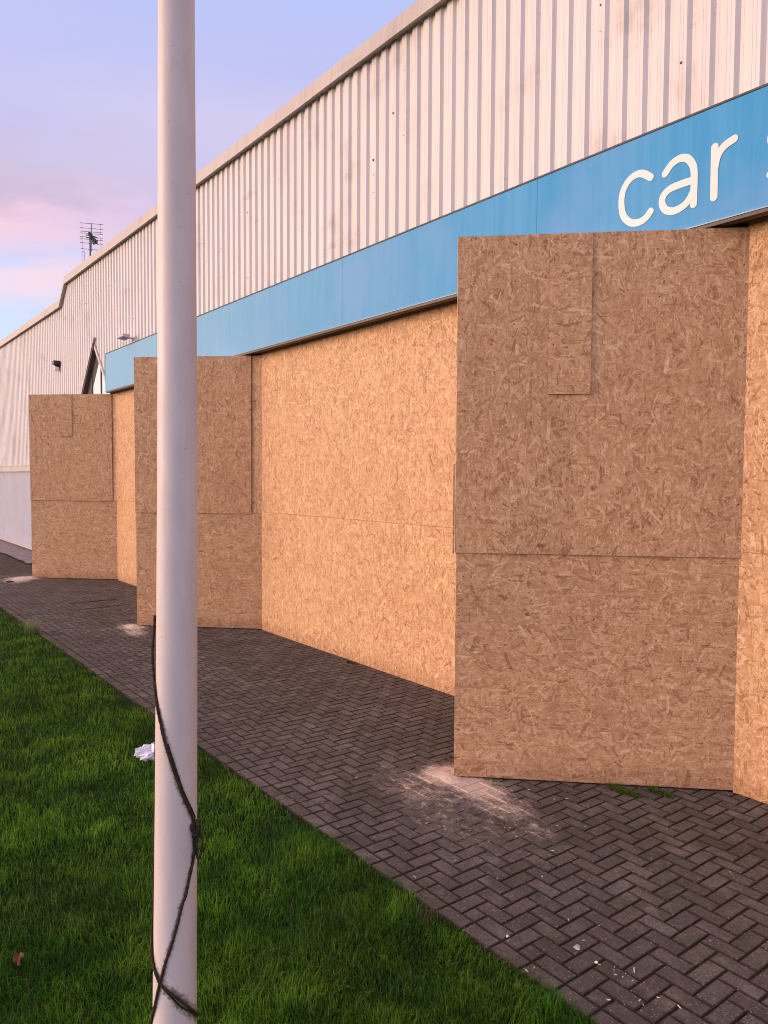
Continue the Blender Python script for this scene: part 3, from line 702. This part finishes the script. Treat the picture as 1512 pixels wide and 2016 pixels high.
PORCH = [((12.718, 1.485), (14.170, -.002)), ((5.407, 1.435), (6.790, -.002)), ((-1.439, 1.463), (0.0, -.002))]
PL = ['nearest and largest-looking boarded porch, its square chipboard front filling the right of the picture',
      'middle boarded porch, partly hidden behind the white pole',
      'farthest boarded porch, with printed stamps down the left of its chipboard front']
FR = simple('sawn_timber_frame', (.40, .27, .15), .8)
for k, ((sl, ol), (sr, orr)) in enumerate(PORCH):
    A, B = W(sl, ol), W(sr, orr); d = (B-A).normalized(); n = Vector((d.y, -d.x, 0)); L = (B-A).length
    t = empty('boarded_porch', (A+B)/2, math.atan2(d.y, d.x), PL[k], 'porch', 'chipboard porches standing out of the shopfront')
    zs = (1.765, 1.775, 1.775)[k]; seam = .842
    strip = (0, .155, .09)[k]
    pt = lambda a, h=0.0: A+d*a+n*h
    U = .012
    R1 = L-strip
    board(t, pt(-.004), pt(seam), zs-.006, TOPZ, off=U, bend=lambda u, v: .006*math.sin(3.1*u)*(1-v)*(1-v))
    board(t, pt(seam), pt(R1+(.016 if not strip else 0)), zs-.008, TOPZ, off=U+.001, bend=lambda u, v: .006*math.sin(3.1*u)*(1-v)*(1-v))
    if strip:
        # narrow filler strip, turned a little towards the sunset
        board(t, pt(R1+.001, U-.020), pt(L+.034, U+.012), zs-.004, TOPZ, off=0, label='narrow filler strip at the right of the porch front', screws=False)
    p0, p1, pz = ((.675, .985, 2.962), (.60, .90, 3.05), (.724, 1.03, 3.212))[k]
    board(t, pt(p0), pt(p1), pz, TOPZ-.004, off=U+.0135, thick=.012, swap=True, label='small overlapping patch board', bend=lambda u, v: .003*(1-v))
    board(t, pt(0), pt(L+.008), .012, 1.222, off=0, swap=True, gapz=.0003)
    board(t, pt(0.002), pt(L+.006), 1.222, zs+.03, off=-.001, swap=True, gapz=.0003)
    # return side, square to the shopfront
    C_ = W(sl+.004, .0)
    board(t, C_, pt(0, -.018), .012, zs, off=0, swap=True); board(t, C_, pt(-.003, -.006), zs, TOPZ, off=.006)
    if k == 0:   # the overlapping cover strip that bows away at the corner
        board(t, pt(-.022, -.02), pt(-.018, U), zs-.012, 2.44, off=.006, thick=.012, label='loose edge strip standing off the corner', screws=False)
    # roof sheet and timber frame
    mb = MB(); E = W(sl+.03, .0)
    a_, b_, c_ = pt(.01, -.02), pt(L-.03, -.02), E
    mb.face([p+Vector((0, 0, TOPZ-.03)) for p in (a_, b_, c_)]); mb.face([p+Vector((0, 0, TOPZ-.045)) for p in (c_, b_, a_)]); mb.build('roof_sheet', OSB, t)
    mb = MB()
    for a in (.03, seam, L-.12): 
        p = pt(a, -.04); q = pt(a+.05, -.04); r_ = pt(a+.05, -.09); s_ = pt(a, -.09)
        if k >= 0: mb.hexa([v+Vector((0, 0, .02)) for v in (p, q, r_, s_)]+[v+Vector((0, 0, TOPZ-.05)) for v in (p, q, r_, s_)])
    mb.build('timber_frame', FR, t)
    if k == 2:   # two columns of stamped, unreadable print running up the board
        mb = MB()
        def mark(a, z, w, h):
            mb.face([pt(a, U+.0015)+Vector((0, 0, z)), pt(a+w, U+.0015)+Vector((0, 0, z)), pt(a+w, U+.0015)+Vector((0, 0, z+h)), pt(a, U+.0015)+Vector((0, 0, z+h))])
        rr_ = random.Random(5)
        for (a, zA, zB, w) in ((.135, 1.90, 2.02, .05), (.14, 2.10, 2.15, .07), (.135, 2.18, 2.24, .05), (.13, 2.35, 2.90, .06), (.13, 3.02, 3.42, .055), (.43, 1.86, 2.22, .035), (.43, 2.26, 2.60, .03), (.43, 2.66, 3.05, .045), (.43, 3.14, 3.36, .045)):
            z = zA
            while z < zB:
                h = rr_.uniform(.008, .028)
                if rr_.random() < .8:
                    x0 = a+rr_.uniform(-.004, .012); mark(x0, z, w*rr_.uniform(.3, .8), h*.45); 
                    if rr_.random() < .5: mark(x0+w*.35, z+h*.5, w*.2, h*.4)
                z += h+rr_.uniform(.003, .010)
        mb.build('stamped_print', INK, t)['kind'] = 'stuff'

# ================================================================== flagpole and rope
PX, PY = -.6955, 2.5
fp = empty('flagpole', (PX, PY, 0), 0, 'tall white fibreglass pole standing in the grass in front of the porches', 'pole')
def prad(z): return float(np.interp(z, [0, .46, 1.23, 2.4, 3.23, 3.87, 9.0], [.0755, .0735, .0694, .0645, .0606, .0574, .030]))
def pcx(z): return float(np.interp(z, [0, .46, 1.23, 2.4, 3.87, 9], [-.715, -.711, -.700, -.686, -.678, -.655]))
main_r = [(-74, 1.876), (-75, 1.80), (-74, 1.732), (-67, 1.665), (-50, 1.599), (-27, 1.518), (-10.7, 1.452), (10.8, 1.368), (31.4, 1.287), (56.6, 1.217), (69.6, 1.184)]
down_r = [(71.6, 1.166), (67.9, 1.072), (51.2, .995), (40.6, .94), (32.6, .918), (22.4, .866), (10.1, .804), (-7.5, .729), (-17.2, .684), (-30.1, .623), (-45.2, .553), (-72.7, .474), (-100, .40), (-130, .33)]
wrap_r = [(-100, 1.62), (-97, 1.40), (-95, 1.15), (-92, .95), (-84, .80), (-72.7, .752), (-60, .712), (-39.1, .674), (-20.4, .645), (6.7, .617), (30.6, .585), (60.2, .536), (85, .50), (110, .47)]
wrap2_r = [(-20, .640), (-5, .622), (12, .596), (30, .566), (58.4, .528), (85, .49)]
def onpole(ang, z, extra):
    a = math.radians(ang); r = prad(z)+extra
    return Vector((pcx(z)+math.sin(a)*r, PY-math.cos(a)*r, z))
mb = MB(); nseg = 72; zsl = [0, .1, .2]+[.3+.02*i for i in range(75)]+[1.85, 2.4, 3.0, 3.4, 3.87, 5, 7, 9.0]; scuff = []
for z0, z1 in zip(zsl, zsl[1:]):
    for k in range(nseg):
        a0, a1 = 360*k/nseg, 360*(k+1)/nseg
        mb.face([onpole(a0, z0, 0), onpole(a1, z0, 0), onpole(a1, z1, 0), onpole(a0, z1, 0)])
sh = mb.build('shaft', POLE, fp, smooth=True)
samples = []
for path, rad in ((main_r, .010), (down_r, .009), (wrap_r[3:], .016), (wrap2_r, .014)):
    for p in smoothpath([(a, z, 0) for a, z in path], 6): samples.append((p.x, p.y, rad))
att = sh.data.attributes.new('scuff', 'FLOAT', 'POINT')
vals = []
for v in sh.data.vertices:
    w_ = v.co+Vector((PX, PY, 0)); z = w_.z; ang = math.degrees(math.atan2(w_.x-pcx(z), -(w_.y-PY))); best = 0
    if z < 1.9 and z > .3:
        for (a, zz, rd) in samples:
            da = (ang-a+180) % 360-180; dz = z-zz
            if dz < -.02: continue
            q = math.exp(-((da*math.pi/180*.07)**2+(dz*.8)**2)/(rd*1.6)**2)
            if q > best: best = q
    vals.append(best)
att.data.foreach_set('value', vals)
rp = empty('rope', (PX, PY, .4), 0, 'dark weathered rope wound round the lower part of the white pole', 'rope')
def rope_tube(mb, path, r, extra=None):
    P = smoothpath([(a, z, 0) for a, z in path], 10)
    pts = [onpole(p.x, p.y, r*.9+(extra or 0)+(.007*math.exp(-((p.y-1.75)/.07)**2) if path is main_r else 0)) for p in P]
    ph = random.uniform(0, 6)
    tube(mb, pts, [r*(1+.10*math.sin(i*1.9+ph)+random.uniform(-.07, .07)) for i in range(len(pts))], 8)
    return pts
mb = MB()
rope_tube(mb, main_r, .0044)
rope_tube(mb, [(a+random.uniform(-1, 1), z-.004) for a, z in main_r[5:]], .0045, .001)       # doubled below the tension point
rope_tube(mb, [(a+3, z+.008) for a, z in main_r[6:]], .0035)
rope_tube(mb, down_r, .0047); mb.build('strand', ROPE, rp, smooth=True)
mb = MB(); rope_tube(mb, wrap_r, .0048); rope_tube(mb, wrap2_r, .0030); mb.build('strand', ROPE, rp, smooth=True)
# knot at the right side
kc = onpole(71, 1.165, .010); mb = MB()
pts = []
for i in range(70):
    a = i/70*2*math.pi*3; pts.append(kc+Vector((.0095*math.cos(a)*(1+.35*math.sin(a*.5)), -.006+.010*math.sin(a*1.33), -.010+.026*math.sin(a*.66+.5))))
tube(mb, pts, .0058, 8); mb.build('knot', ROPE, rp, smooth=True)
mb = MB()
tube(mb, smoothpath([kc+Vector((.004, -.004, .006)), kc+Vector((.016, -.008, -.015)), kc+Vector((.021, -.010, -.05)), kc+Vector((.018, -.010, -.085)), kc+Vector((.008, -.008, -.108)), kc+Vector((.002, -.006, -.09)), kc+Vector((.003, -.004, -.04)), kc+Vector((0, 0, -.01))], 8), .0042, 7)
mb.build('loop', ROPE, rp, smooth=True)

# ================================================================== small things on the building
# rooftop aerial
MS, MO, MZ0, MZ1 = -2.95, -.35, 7.0, 8.45
ae = empty('rooftop_aerial', W(MS, MO, MZ0), WANG, 'thin television aerial with a wire grid standing above the parapet', 'aerial')
mb = MB(); tube(mb, [W(MS, MO, MZ0), W(MS, MO, 8.34)], .022, 8); mb.build('mast', GALV, ae)
GXd = Vector((.995, -.08, 0)).normalized(); GF = Vector((.40, -.92, 0)).normalized(); gc = W(MS, MO, 0)+GF*.10+GXd*.035+Vector((0, 0, -.12))
def gp(u, z, out=0): return gc+GXd*u+Vector((0, 0, z-.10*u))+GF*out
mb = MB()
for z, e in ((8.79, .30), (8.67, .30), (8.585, .29), (8.54, .30)): tube(mb, [gp(-e, z), gp(e, z)], .0062, 5)
for u in (-.245, .245): tube(mb, [gp(u, 8.80), gp(u, 8.53)], .0058, 5)
mb.build('reflector', GALV, ae)
mb = MB()
for z, e in ((8.45, .30), (8.395, .30), (8.30, .30), (8.15, .28)): tube(mb, [gp(-e, z), gp(e, z)], .0062, 5)
for u in (-.245, .245): tube(mb, [gp(u, 8.46), gp(u, 8.14)], .0058, 5)
mb.build('reflector', GALV, ae)
mb = MB(); tube(mb, [gp(0, 8.80), gp(0, 8.10)], .012, 6); mb.build('grid_post', GALV, ae)
mb = MB(); tube(mb, [gp(-.03, 8.47, 0), gp(.085, 8.24, .38)], .02, 6)
for i in range(12):
    f = i/11; c = gp(-.06+.15*f, 8.545-.34*f, .05+.35*f); wd = .030+.030*f
    for sgn in (-1, 1): tube(mb, [c+GXd*(-wd*sgn)+Vector((0, 0, -.038)), c+GXd*(wd*sgn)+Vector((0, 0, .030))], .011, 5)
mb.build('director_boom', BLACKP, ae)
for pts in (((-.15, 8.46), (-.10, 8.465), (-.03, 8.44)), ((.03, 8.44), (.09, 8.44), (.16, 8.41)), ((-.14, 8.40), (-.03, 8.40)), ((.05, 8.37), (.16, 8.345))):
    mb = MB(); tube(mb, [gp(u, z, .12) for u, z in pts], .013, 6); mb.build('dipole', GALV, ae)
# pale bent pipe beside it
mb = MB(); b0 = W(-3.38, -.3, .42); P = [b0+Vector((-.03, 0, 6.9)), b0+Vector((-.03, 0, 7.62)), b0+Vector((-.015, 0, 7.68)), b0+Vector((.015, 0, 7.68)), b0+Vector((.03, 0, 7.62)), b0+Vector((.03, 0, 6.9))]
tube(mb, smoothpath(P, 5), .009, 7); o = mb.build('vent_pipe', simple('pale_plastic_pipe', (.62, .60, .62), .5), origin=None); tag(o, 'small pale looped pipe on the roof edge left of the aerial', 'pipe')
# bulkhead lamp on the far wall
lp = empty('security_lamp', W(-4.05, OC, 5.2), WANG, 'small black-topped security lamp high on the bare ribbed wall', 'wall lamp')
mb = MB(); mb.wbox(-4.14, -3.96, OC, OC+.16, 5.23, 5.33); tube(mb, [W(-4.05, OC, 5.2), W(-4.05, OC+.12, 5.22)], .03, 8); mb.wbox(-4.10, -4.00, OC, OC+.03, 5.15, 5.26); mb.build('housing', BLACKP, lp)
mb = MB(); P = [W(-4.42, OC+.03, 5.09), W(-4.28, OC+.03, 5.09), W(-4.28, OC+.13, 5.09), W(-4.42, OC+.13, 5.09)]
mb.wbox(-4.12, -3.98, OC+.03, OC+.13, 5.08, 5.17); mb.build('lens', simple('frosted_lens', (.6, .55, .52), .3), lp)
# floodlight on an arm above the fascia
fl = empty('floodlight', W(1.62, OC, 5.1), WANG, 'slim grey floodlight on an arm just above the far end of the blue fascia', 'floodlight')
mb = MB(); tube(mb, [W(1.62, OC, 5.12), W(1.62, .30, 5.13)], .016, 8); mb.build('arm', LIGHTGREY, fl)
mb = MB(); P0 = [(1.52, .56, 5.10), (1.72, .56, 5.10), (1.72, .40, 5.12), (1.52, .40, 5.12)]
mb.hexa([W(*q) for q in [(1.44, .42, 5.11), (1.80, .42, 5.11), (1.80, .26, 5.09), (1.44, .26, 5.09), (1.47, .40, 5.17), (1.77, .40, 5.17), (1.77, .27, 5.17), (1.47, .27, 5.17)]]); mb.build('lamp_head', LIGHTGREY, fl)

# ================================================================== loose things on the ground
def heap(cs, co, rs, ro, h, label):
    mb = MB(); n = 26; nr = 9
    def q(i, j):
        a = 2*math.pi*i/n; f = j/nr; rag = .75+.5*float(vnoise(math.cos(a)*2+cs, math.sin(a)*2+co, 2, 1.7))
        s = cs+math.cos(a)*rs*f*rag; o = co+math.sin(a)*ro*f*rag
        z = h*(1-f)**1.3*(.6+.8*float(vnoise(s, o, 9, 14)))+.004*(float(vnoise(s, o, 4, 60))-.3)-.004*(f > .8)+sag(s, o)
        return W(s, o, z if f < .99 else -.012)
    for i in range(n):
        for j in range(nr): mb.face([q(i, j), q(i+1, j), q(i+1, j+1), q(i, j+1)] if j else [q(0, 0), q(i+1, 1), q(i, 1)])
    o = mb.build('sawdust_heap', DUST, smooth=True, origin=W(cs, co, 0)); return tag(o, label, 'sawdust', 'sawdust swept against the porch corners')
heap(12.70, 1.52, .16, .11, .014, 'pale sawdust heap at the left foot of the nearest porch')
heap(5.42, 1.50, .22, .12, .016, 'pale sawdust heap at the left foot of the middle porch')
heap(-1.48, 1.62, .35, .30, .022, 'pale sawdust heap at the left foot of the farthest porch')
# wood chips and flecks
mb = MB(); r3 = random.Random(21)
def chip(s, o, sz, asp=3.0):
    a = r3.uniform(0, math.pi); c = W(s, o, .006+sag(s, o)+sz*.15); dx = Vector((math.cos(a), math.sin(a), r3.uniform(-.2, .2)))*sz*asp*.5; dy = Vector((-math.sin(a), math.cos(a), r3.uniform(-.2, .2)))*sz*.5; up = Vector((0, 0, .0015))
    P = [c-dx-dy, c+dx-dy*.6, c+dx*.9+dy, c-dx*.8+dy*.7]; mb.hexa([p-up for p in P]+[p+up for p in P])
for (cs, co, sg_, n_) in ((15.0, 2.45, .10, 13), (14.5, 2.5, .3, 6), (13.2, 1.65, .5, 50), (5.9, 1.75, .5, 40), (-1.3, 1.9, .5, 25)):
    for _ in range(n_): chip(cs+r3.gauss(0, sg_), min(2.78, max(.1, co+r3.gauss(0, sg_*.6))), r3.uniform(.002, .006), r3.uniform(1.5, 5))
for _ in range(260): chip(r3.uniform(-2, 17), r3.uniform(.1, 2.75), r3.uniform(.0015, .004), r3.uniform(1, 3))
tag(mb.build('wood_chips', CHIP), 'small pale wood chips and flecks scattered over the dark block paving', 'wood chips', kind='stuff')
def flake(s, o, sz, label, col, name='litter_scrap', cat='litter', n=9, lift=.008):
    mb = MB(); rr = random.Random(int(s*100)); P = []
    for i in range(n):
        a = 2*math.pi*i/n; r = sz*(.55+.6*rr.random()); P.append(W(s+math.cos(a)*r, o+math.sin(a)*r, lift+rr.uniform(0, .006)))
    c = W(s, o, lift+.008)
    for i in range(n): mb.face([c, P[i], P[(i+1) % n]])
    for i in range(n): mb.face([c-Vector((0, 0, .003)), P[(i+1) % n]-Vector((0, 0, .002)), P[i]-Vector((0, 0, .002))])
    for i in range(n): mb.face([P[i], P[i]-Vector((0, 0, .002)), P[(i+1) % n]-Vector((0, 0, .002)), P[(i+1) % n]])
    o_ = mb.build(name, simple(name+'_mat', col, .8, var=.2), origin=W(s, o, 0)); return tag(o_, label, cat)
flake(14.67, 2.45, .020, 'flat pale scrap of litter on the near paving', (.42, .37, .36))
flake(14.80, 2.47, .009, 'tiny white chip just below the pale scrap of litter', (.75, .66, .60), n=6)
flake(14.40, 2.66, .010, 'small pale chip on the paving close to the grass edge', (.62, .52, .46), n=6)
# offcut near the far corner, sticks
for (s, o, L, a, col, lab) in ((-.89, 2.03, .16, .3, (.03, .02, .02), 'small dark offcut lying in front of the far sawdust'), (5.55, 1.98, .13, 1.35, (.62, .47, .36), 'thin pale splinter near the middle porch')):
    mb = MB(); c = W(s, o, .02); d = Vector((math.cos(a), math.sin(a)*.6, 0))
    pts = [c-d*L*.5, c-d*L*.2+Vector((0, .01, .008)), c+d*L*.15+Vector((0, -.01, .004)), c+d*L*.5]
    tube(mb, pts, [.012, .016, .014, .009] if L > .15 else [.004, .006, .006, .003], 7); tag(mb.build('stick', simple('stick_mat', col, .9), origin=c), lab, 'stick')
# sunken inspection cover with its blocks
mb = MB()
for (a0, a1, b0, b1) in ((2.70, 3.40, .88, .895), (2.70, 3.40, 1.755, 1.77), (2.685, 2.70, .88, 1.77), (3.40, 3.415, .88, 1.77)): mb.wbox(a0, a1, b0, b1, -.02, .010)
o = mb.build('inspection_cover', simple('rusted_rim', (.06, .045, .04), .8), origin=W(3.05, 1.3, 0)); tag(o, 'sunken square cover filled with blocks in front of the farther boarding', 'drain cover')
# white carrier bag, crumpled
def bag():
    mb = MB(); n, mrow = 28, 14; c = W(10.99, 3.29, 0)+Vector((.03, .02, .02)); rr = random.Random(3)
    ph = [rr.uniform(0, 6) for _ in range(6)]
    def q(i, j):
        a = 2*math.pi*i/n; b_ = math.pi*j/mrow-math.pi/2
        r = 1+.22*math.sin(3*a+ph[0]+2*b_)+.16*math.sin(5*a+ph[1]-3*b_)+.11*math.sin(9*a+ph[2]+4*b_)+.07*math.sin(14*b_+7*a+ph[3])
        return c+Vector((math.cos(a)*math.cos(b_)*.125*r, math.sin(a)*math.cos(b_)*.07*r, max(0, (math.sin(b_)*.055*r)+.05)))
    for i in range(n):
        for j in range(mrow): mb.face([q(i, j), q(i+1, j), q(i+1, j+1), q(i, j+1)])
    for k in range(0):
        pass
    # torn tail lying to the left
    for k in range(2):
        a = c+Vector((-.10-.018*k, -.01, .045-.006*k)); mb.face([a, a+Vector((-.022, .012, -.006)), a+Vector((-.02, -.02, -.010)), a+Vector((.002, -.022, 0))])
    o = mb.build('plastic_bag', simple('white_plastic_film', (.70, .71, .80), .35, var=.06), smooth=True, origin=c)
    for p in o.data.polygons: p.use_smooth = False
    tag(o, 'crumpled white plastic bag on the grass just left of the pole', 'plastic bag')
bag()
# fallen red-brown leaf
mb = MB(); c = W(13.2, 4.70, .075); n = 22; P = []
for i in range(n):
    a = 2*math.pi*i/n; r = .021*(1+.35*math.cos(5*a))*(1+.12*math.sin(11*a)); P.append(c+Vector((math.cos(a)*r, math.sin(a)*r*.6, math.sin(a)*r*.9+.012*math.cos(2*a))))
for i in range(n): mb.face([c, P[i], P[(i+1) % n]])
tag(mb.build('fallen_leaf', simple('red_leaf', (.13, .022, .008), .7, var=.35, scale=60), origin=c), 'curled red-brown leaf lying in the grass at lower left', 'leaf')

# ================================================================== grass
def mesh_np(name, V, F4, cols, material, kind=None):
    """V (n,3); F4 list of (m,k) index arrays"""
    me = bpy.data.meshes.new(name); me.vertices.add(len(V)); me.vertices.foreach_set('co', V.astype(np.float32).ravel())
    loops = np.concatenate([f.ravel() for f in F4]); tot = np.concatenate([np.full(len(f), f.shape[1]) for f in F4])
    start = np.concatenate([[0], np.cumsum(tot)[:-1]])
    me.loops.add(len(loops)); me.loops.foreach_set('vertex_index', loops.astype(np.int32))
    me.polygons.add(len(tot)); me.polygons.foreach_set('loop_start', start.astype(np.int32)); me.polygons.foreach_set('loop_total', tot.astype(np.int32))
    me.polygons.foreach_set('use_smooth', np.ones(len(tot), bool))
    at = me.attributes.new('tint', 'FLOAT_COLOR', 'POINT'); at.data.foreach_set('color', cols.astype(np.float32).ravel())
    me.materials.append(material); me.update(calc_edges=True); me.validate()
    return link(bpy.data.objects.new(name, me))
def lawn_z(x, y):
    return -.012+.030*(vnoise(x, y, 1, 1.3)-.4)+.030*(vnoise(x, y, 2, 3.7)-.5)
def blades(x, y, z0, length, width, lean, hue, rngl):
    n = len(x); a = rngl.uniform(0, 2*np.pi, n); la = rngl.uniform(0, 2*np.pi, n)
    # neighbours comb the same way
    la = 2*np.pi*vnoise(x, y, 12, 3.2)*2+rngl.normal(0, 1.3, n)
    lx, ly = np.cos(la)*lean, np.sin(la)*lean; wx, wy = np.cos(a)*width/2, np.sin(a)*width/2
    V = np.zeros((n, 5, 3))
    V[:, 0] = np.stack([x-wx, y-wy, z0], 1); V[:, 1] = np.stack([x+wx, y+wy, z0], 1)
    mx, my, mz = x+lx*length*.28, y+ly*length*.28, z0+length*.58
    V[:, 2] = np.stack([mx+wx*.85, my+wy*.85, mz], 1); V[:, 3] = np.stack([mx-wx*.85, my-wy*.85, mz], 1)
    V[:, 4] = np.stack([x+lx*length*.95, y+ly*length*.95, z0+length*(1-.42*lean**1.5)], 1)
    i = np.arange(n)*5; Q = np.stack([i, i+1, i+2, i+3], 1); T = np.stack([i+3, i+2, i+4], 1)
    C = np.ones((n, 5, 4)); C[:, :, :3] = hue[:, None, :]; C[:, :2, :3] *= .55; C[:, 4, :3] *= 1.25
    return V.reshape(-1, 3), Q, T, C.reshape(-1, 4)
GRASS_LIGHT, GRASS_MID, GRASS_DARK = np.array([.165, .320, .025]), np.array([.080, .220, .018]), np.array([.032, .130, .014])
def lawn():
    r1 = np.random.default_rng(5); N = 460000
    rad = 1.9*np.exp(r1.uniform(0, 1, N)*math.log(20/1.9)); az = np.radians(r1.uniform(-46, 30, N))
    x = rad*np.sin(az); y = rad*np.cos(az)
    # the rest of the lawn round the camera, thinner
    M = 60000; x2 = r1.uniform(-9, 6, M); y2 = r1.uniform(-4, 9, M); x = np.concatenate([x, x2]); y = np.concatenate([y, y2])
    rad = np.hypot(x, y)
    s = (x-WO.x)*WD.x+(y-WO.y)*WD.y; o = (x-WO.x)*WN.x+(y-WO.y)*WN.y
    edge = PAVE_O-.005+.075*(vnoise(s, o*0, 7, 3.0)-.5)*2+.02*(vnoise(s, o*0, 8, 14)-.5)*2
    keep = (o > edge)&(s > -16); keep &= (np.hypot(x-PX, y-PY) > .078)
    x, y, rad, s, o = x[keep], y[keep], rad[keep], s[keep], o[keep]; n = len(x)
    clump = vnoise(x, y, 21, 4.5)*.55+vnoise(x, y, 22, 11)*.45; broad = vnoise(x, y, 23, 1.1)
    tuft = vnoise(x, y, 31, 2.1)
    L = .030+.042*clump**1.4+.020*(tuft > .62)*(tuft-.62)/.38+r1.exponential(.010, n)
    pit = np.clip((vnoise(x, y, 51, 3.1)-.62)/.2, 0, 1); L *= 1-.3*pit
    L *= r1.uniform(.6, 1.25, n); near = np.clip((o-edge[keep] if len(edge) == len(keep) else o)/.10, .7, 1); L *= near
    Wd = (.0022+.00055*np.clip(rad-3, 0, 12))*r1.uniform(.7, 1.3, n)
    lean = np.clip(r1.normal(.55, .28, n), .05, 1.2)
    k = np.clip(clump*1.05+.35*(broad-.5)+r1.normal(0, .16, n), 0, 1)[:, None]
    hue = np.where(k < .5, GRASS_DARK+(GRASS_MID-GRASS_DARK)*k*2, GRASS_MID+(GRASS_LIGHT-GRASS_MID)*(k-.5)*2)
    yel = (vnoise(x, y, 41, 1.7) > .70)&(r1.random(n) < .5); hue[yel] = hue[yel]*.5+np.array([.060, .070, .012])*.5
    dead = r1.random(n) < .035; hue[dead] = np.array([.19, .17, .08])*r1.uniform(.6, 1.2, (dead.sum(), 1))
    blue = (vnoise(x, y, 42, 2.6) > .68)&(r1.random(n) < .6); hue[blue] = hue[blue]*.5+np.array([.022, .062, .026])*.5
    hue *= (r1.uniform(.7, 1.35, n)*(1-.15*pit)*(.82+.36*vnoise(x, y, 52, 1.6)))[:, None]
    z = lawn_z(x, y)
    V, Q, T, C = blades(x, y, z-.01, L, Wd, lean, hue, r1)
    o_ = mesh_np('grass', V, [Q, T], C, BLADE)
    return tag(o_, 'dark green tufty lawn beside the block paving', 'grass', kind='stuff')
lawn()
# turf surface under the blades
def turf():
    mb_v = []; nx = 150; ny = 170; xs = np.linspace(-16, 8, nx); ys = np.linspace(-5, 22, ny)
    # laid out along the kerb line so its edge is clean
    ss = np.linspace(-16, 24, 200); oo = np.concatenate([np.linspace(PAVE_O+.005, PAVE_O+3, 30), np.linspace(PAVE_O+3.2, PAVE_O+12, 40)])
    V = []; 
    for s in ss:
        for o in oo:
            p = W(s, o); z = float(lawn_z(p.x, p.y)); f = min(1, (o-PAVE_O)/.03); V.append((p.x, p.y, z*f-.012))
    F = []; m_ = len(oo)
    for i in range(len(ss)-1):
        for j in range(m_-1): a = i*m_+j; F.append((a, a+1, a+m_+1, a+m_))
    me = bpy.data.meshes.new('lawn'); me.from_pydata(V, [], F); me.materials.append(TURF); me.polygons.foreach_set('use_smooth', [True]*len(F)); me.update()
    struct(link(bpy.data.objects.new('lawn', me)))
turf()
# weeds
def weed(s, o, n, rad, L, label, tall=False, hue=(.085, .155, .022), name='weed_tuft', wd=.004):
    r1 = np.random.default_rng(int(abs(s)*100)); a = r1.uniform(0, 6.28, n); r = rad*np.sqrt(r1.random(n)); c = W(s, o)
    ds = np.cos(a)*r*1.7; do = np.sin(a)*r*.5
    x = c.x+WD.x*ds+WN.x*do; y = c.y+WD.y*ds+WN.y*do
    if tall: x = c.x+np.cos(a)*r; y = c.y+np.sin(a)*r
    V, Q, T, C = blades(x-c.x, y-c.y, np.zeros(n), L*r1.uniform(.4, 1.2, n), np.full(n, wd), np.clip(r1.normal(.8 if not tall else .35, .3, n), 0, 1.4), np.tile(np.array(hue), (n, 1))*r1.uniform(.6, 1.4, (n, 1)), r1)
    o_ = mesh_np(name, V, [Q, T], C, BLADE); o_.location = c; return tag(o_, label, 'weed', 'weeds growing out of the paving')
weed(13.68, .66, 420, .085, .045, 'low green weed at the foot of the nearest porch, the left one of the pair')
weed(13.86, .46, 320, .065, .042, 'low green weed at the foot of the nearest porch, the right one of the pair')
weed(13.00, 1.32, 60, .07, .02, 'thin green weed growing through the sawdust by the nearest porch')
weed(9.3, .08, 60, .06, .04, 'small dark weed against the foot of the wide chipboard wall', hue=(.03, .035, .012))
weed(11.6, .06, 30, .04, .03, 'tiny dark weed near the right end of the wide chipboard wall', hue=(.03, .035, .012))
weed(5.03, 2.86, 150, .10, .24, 'tall pale feathery weed at the grass edge', True, (.20, .26, .12), wd=.005)
weed(14.05, 2.90, 60, .06, .10, 'straggly pale weed on the grass edge halfway along the near paving', True, (.09, .10, .05))
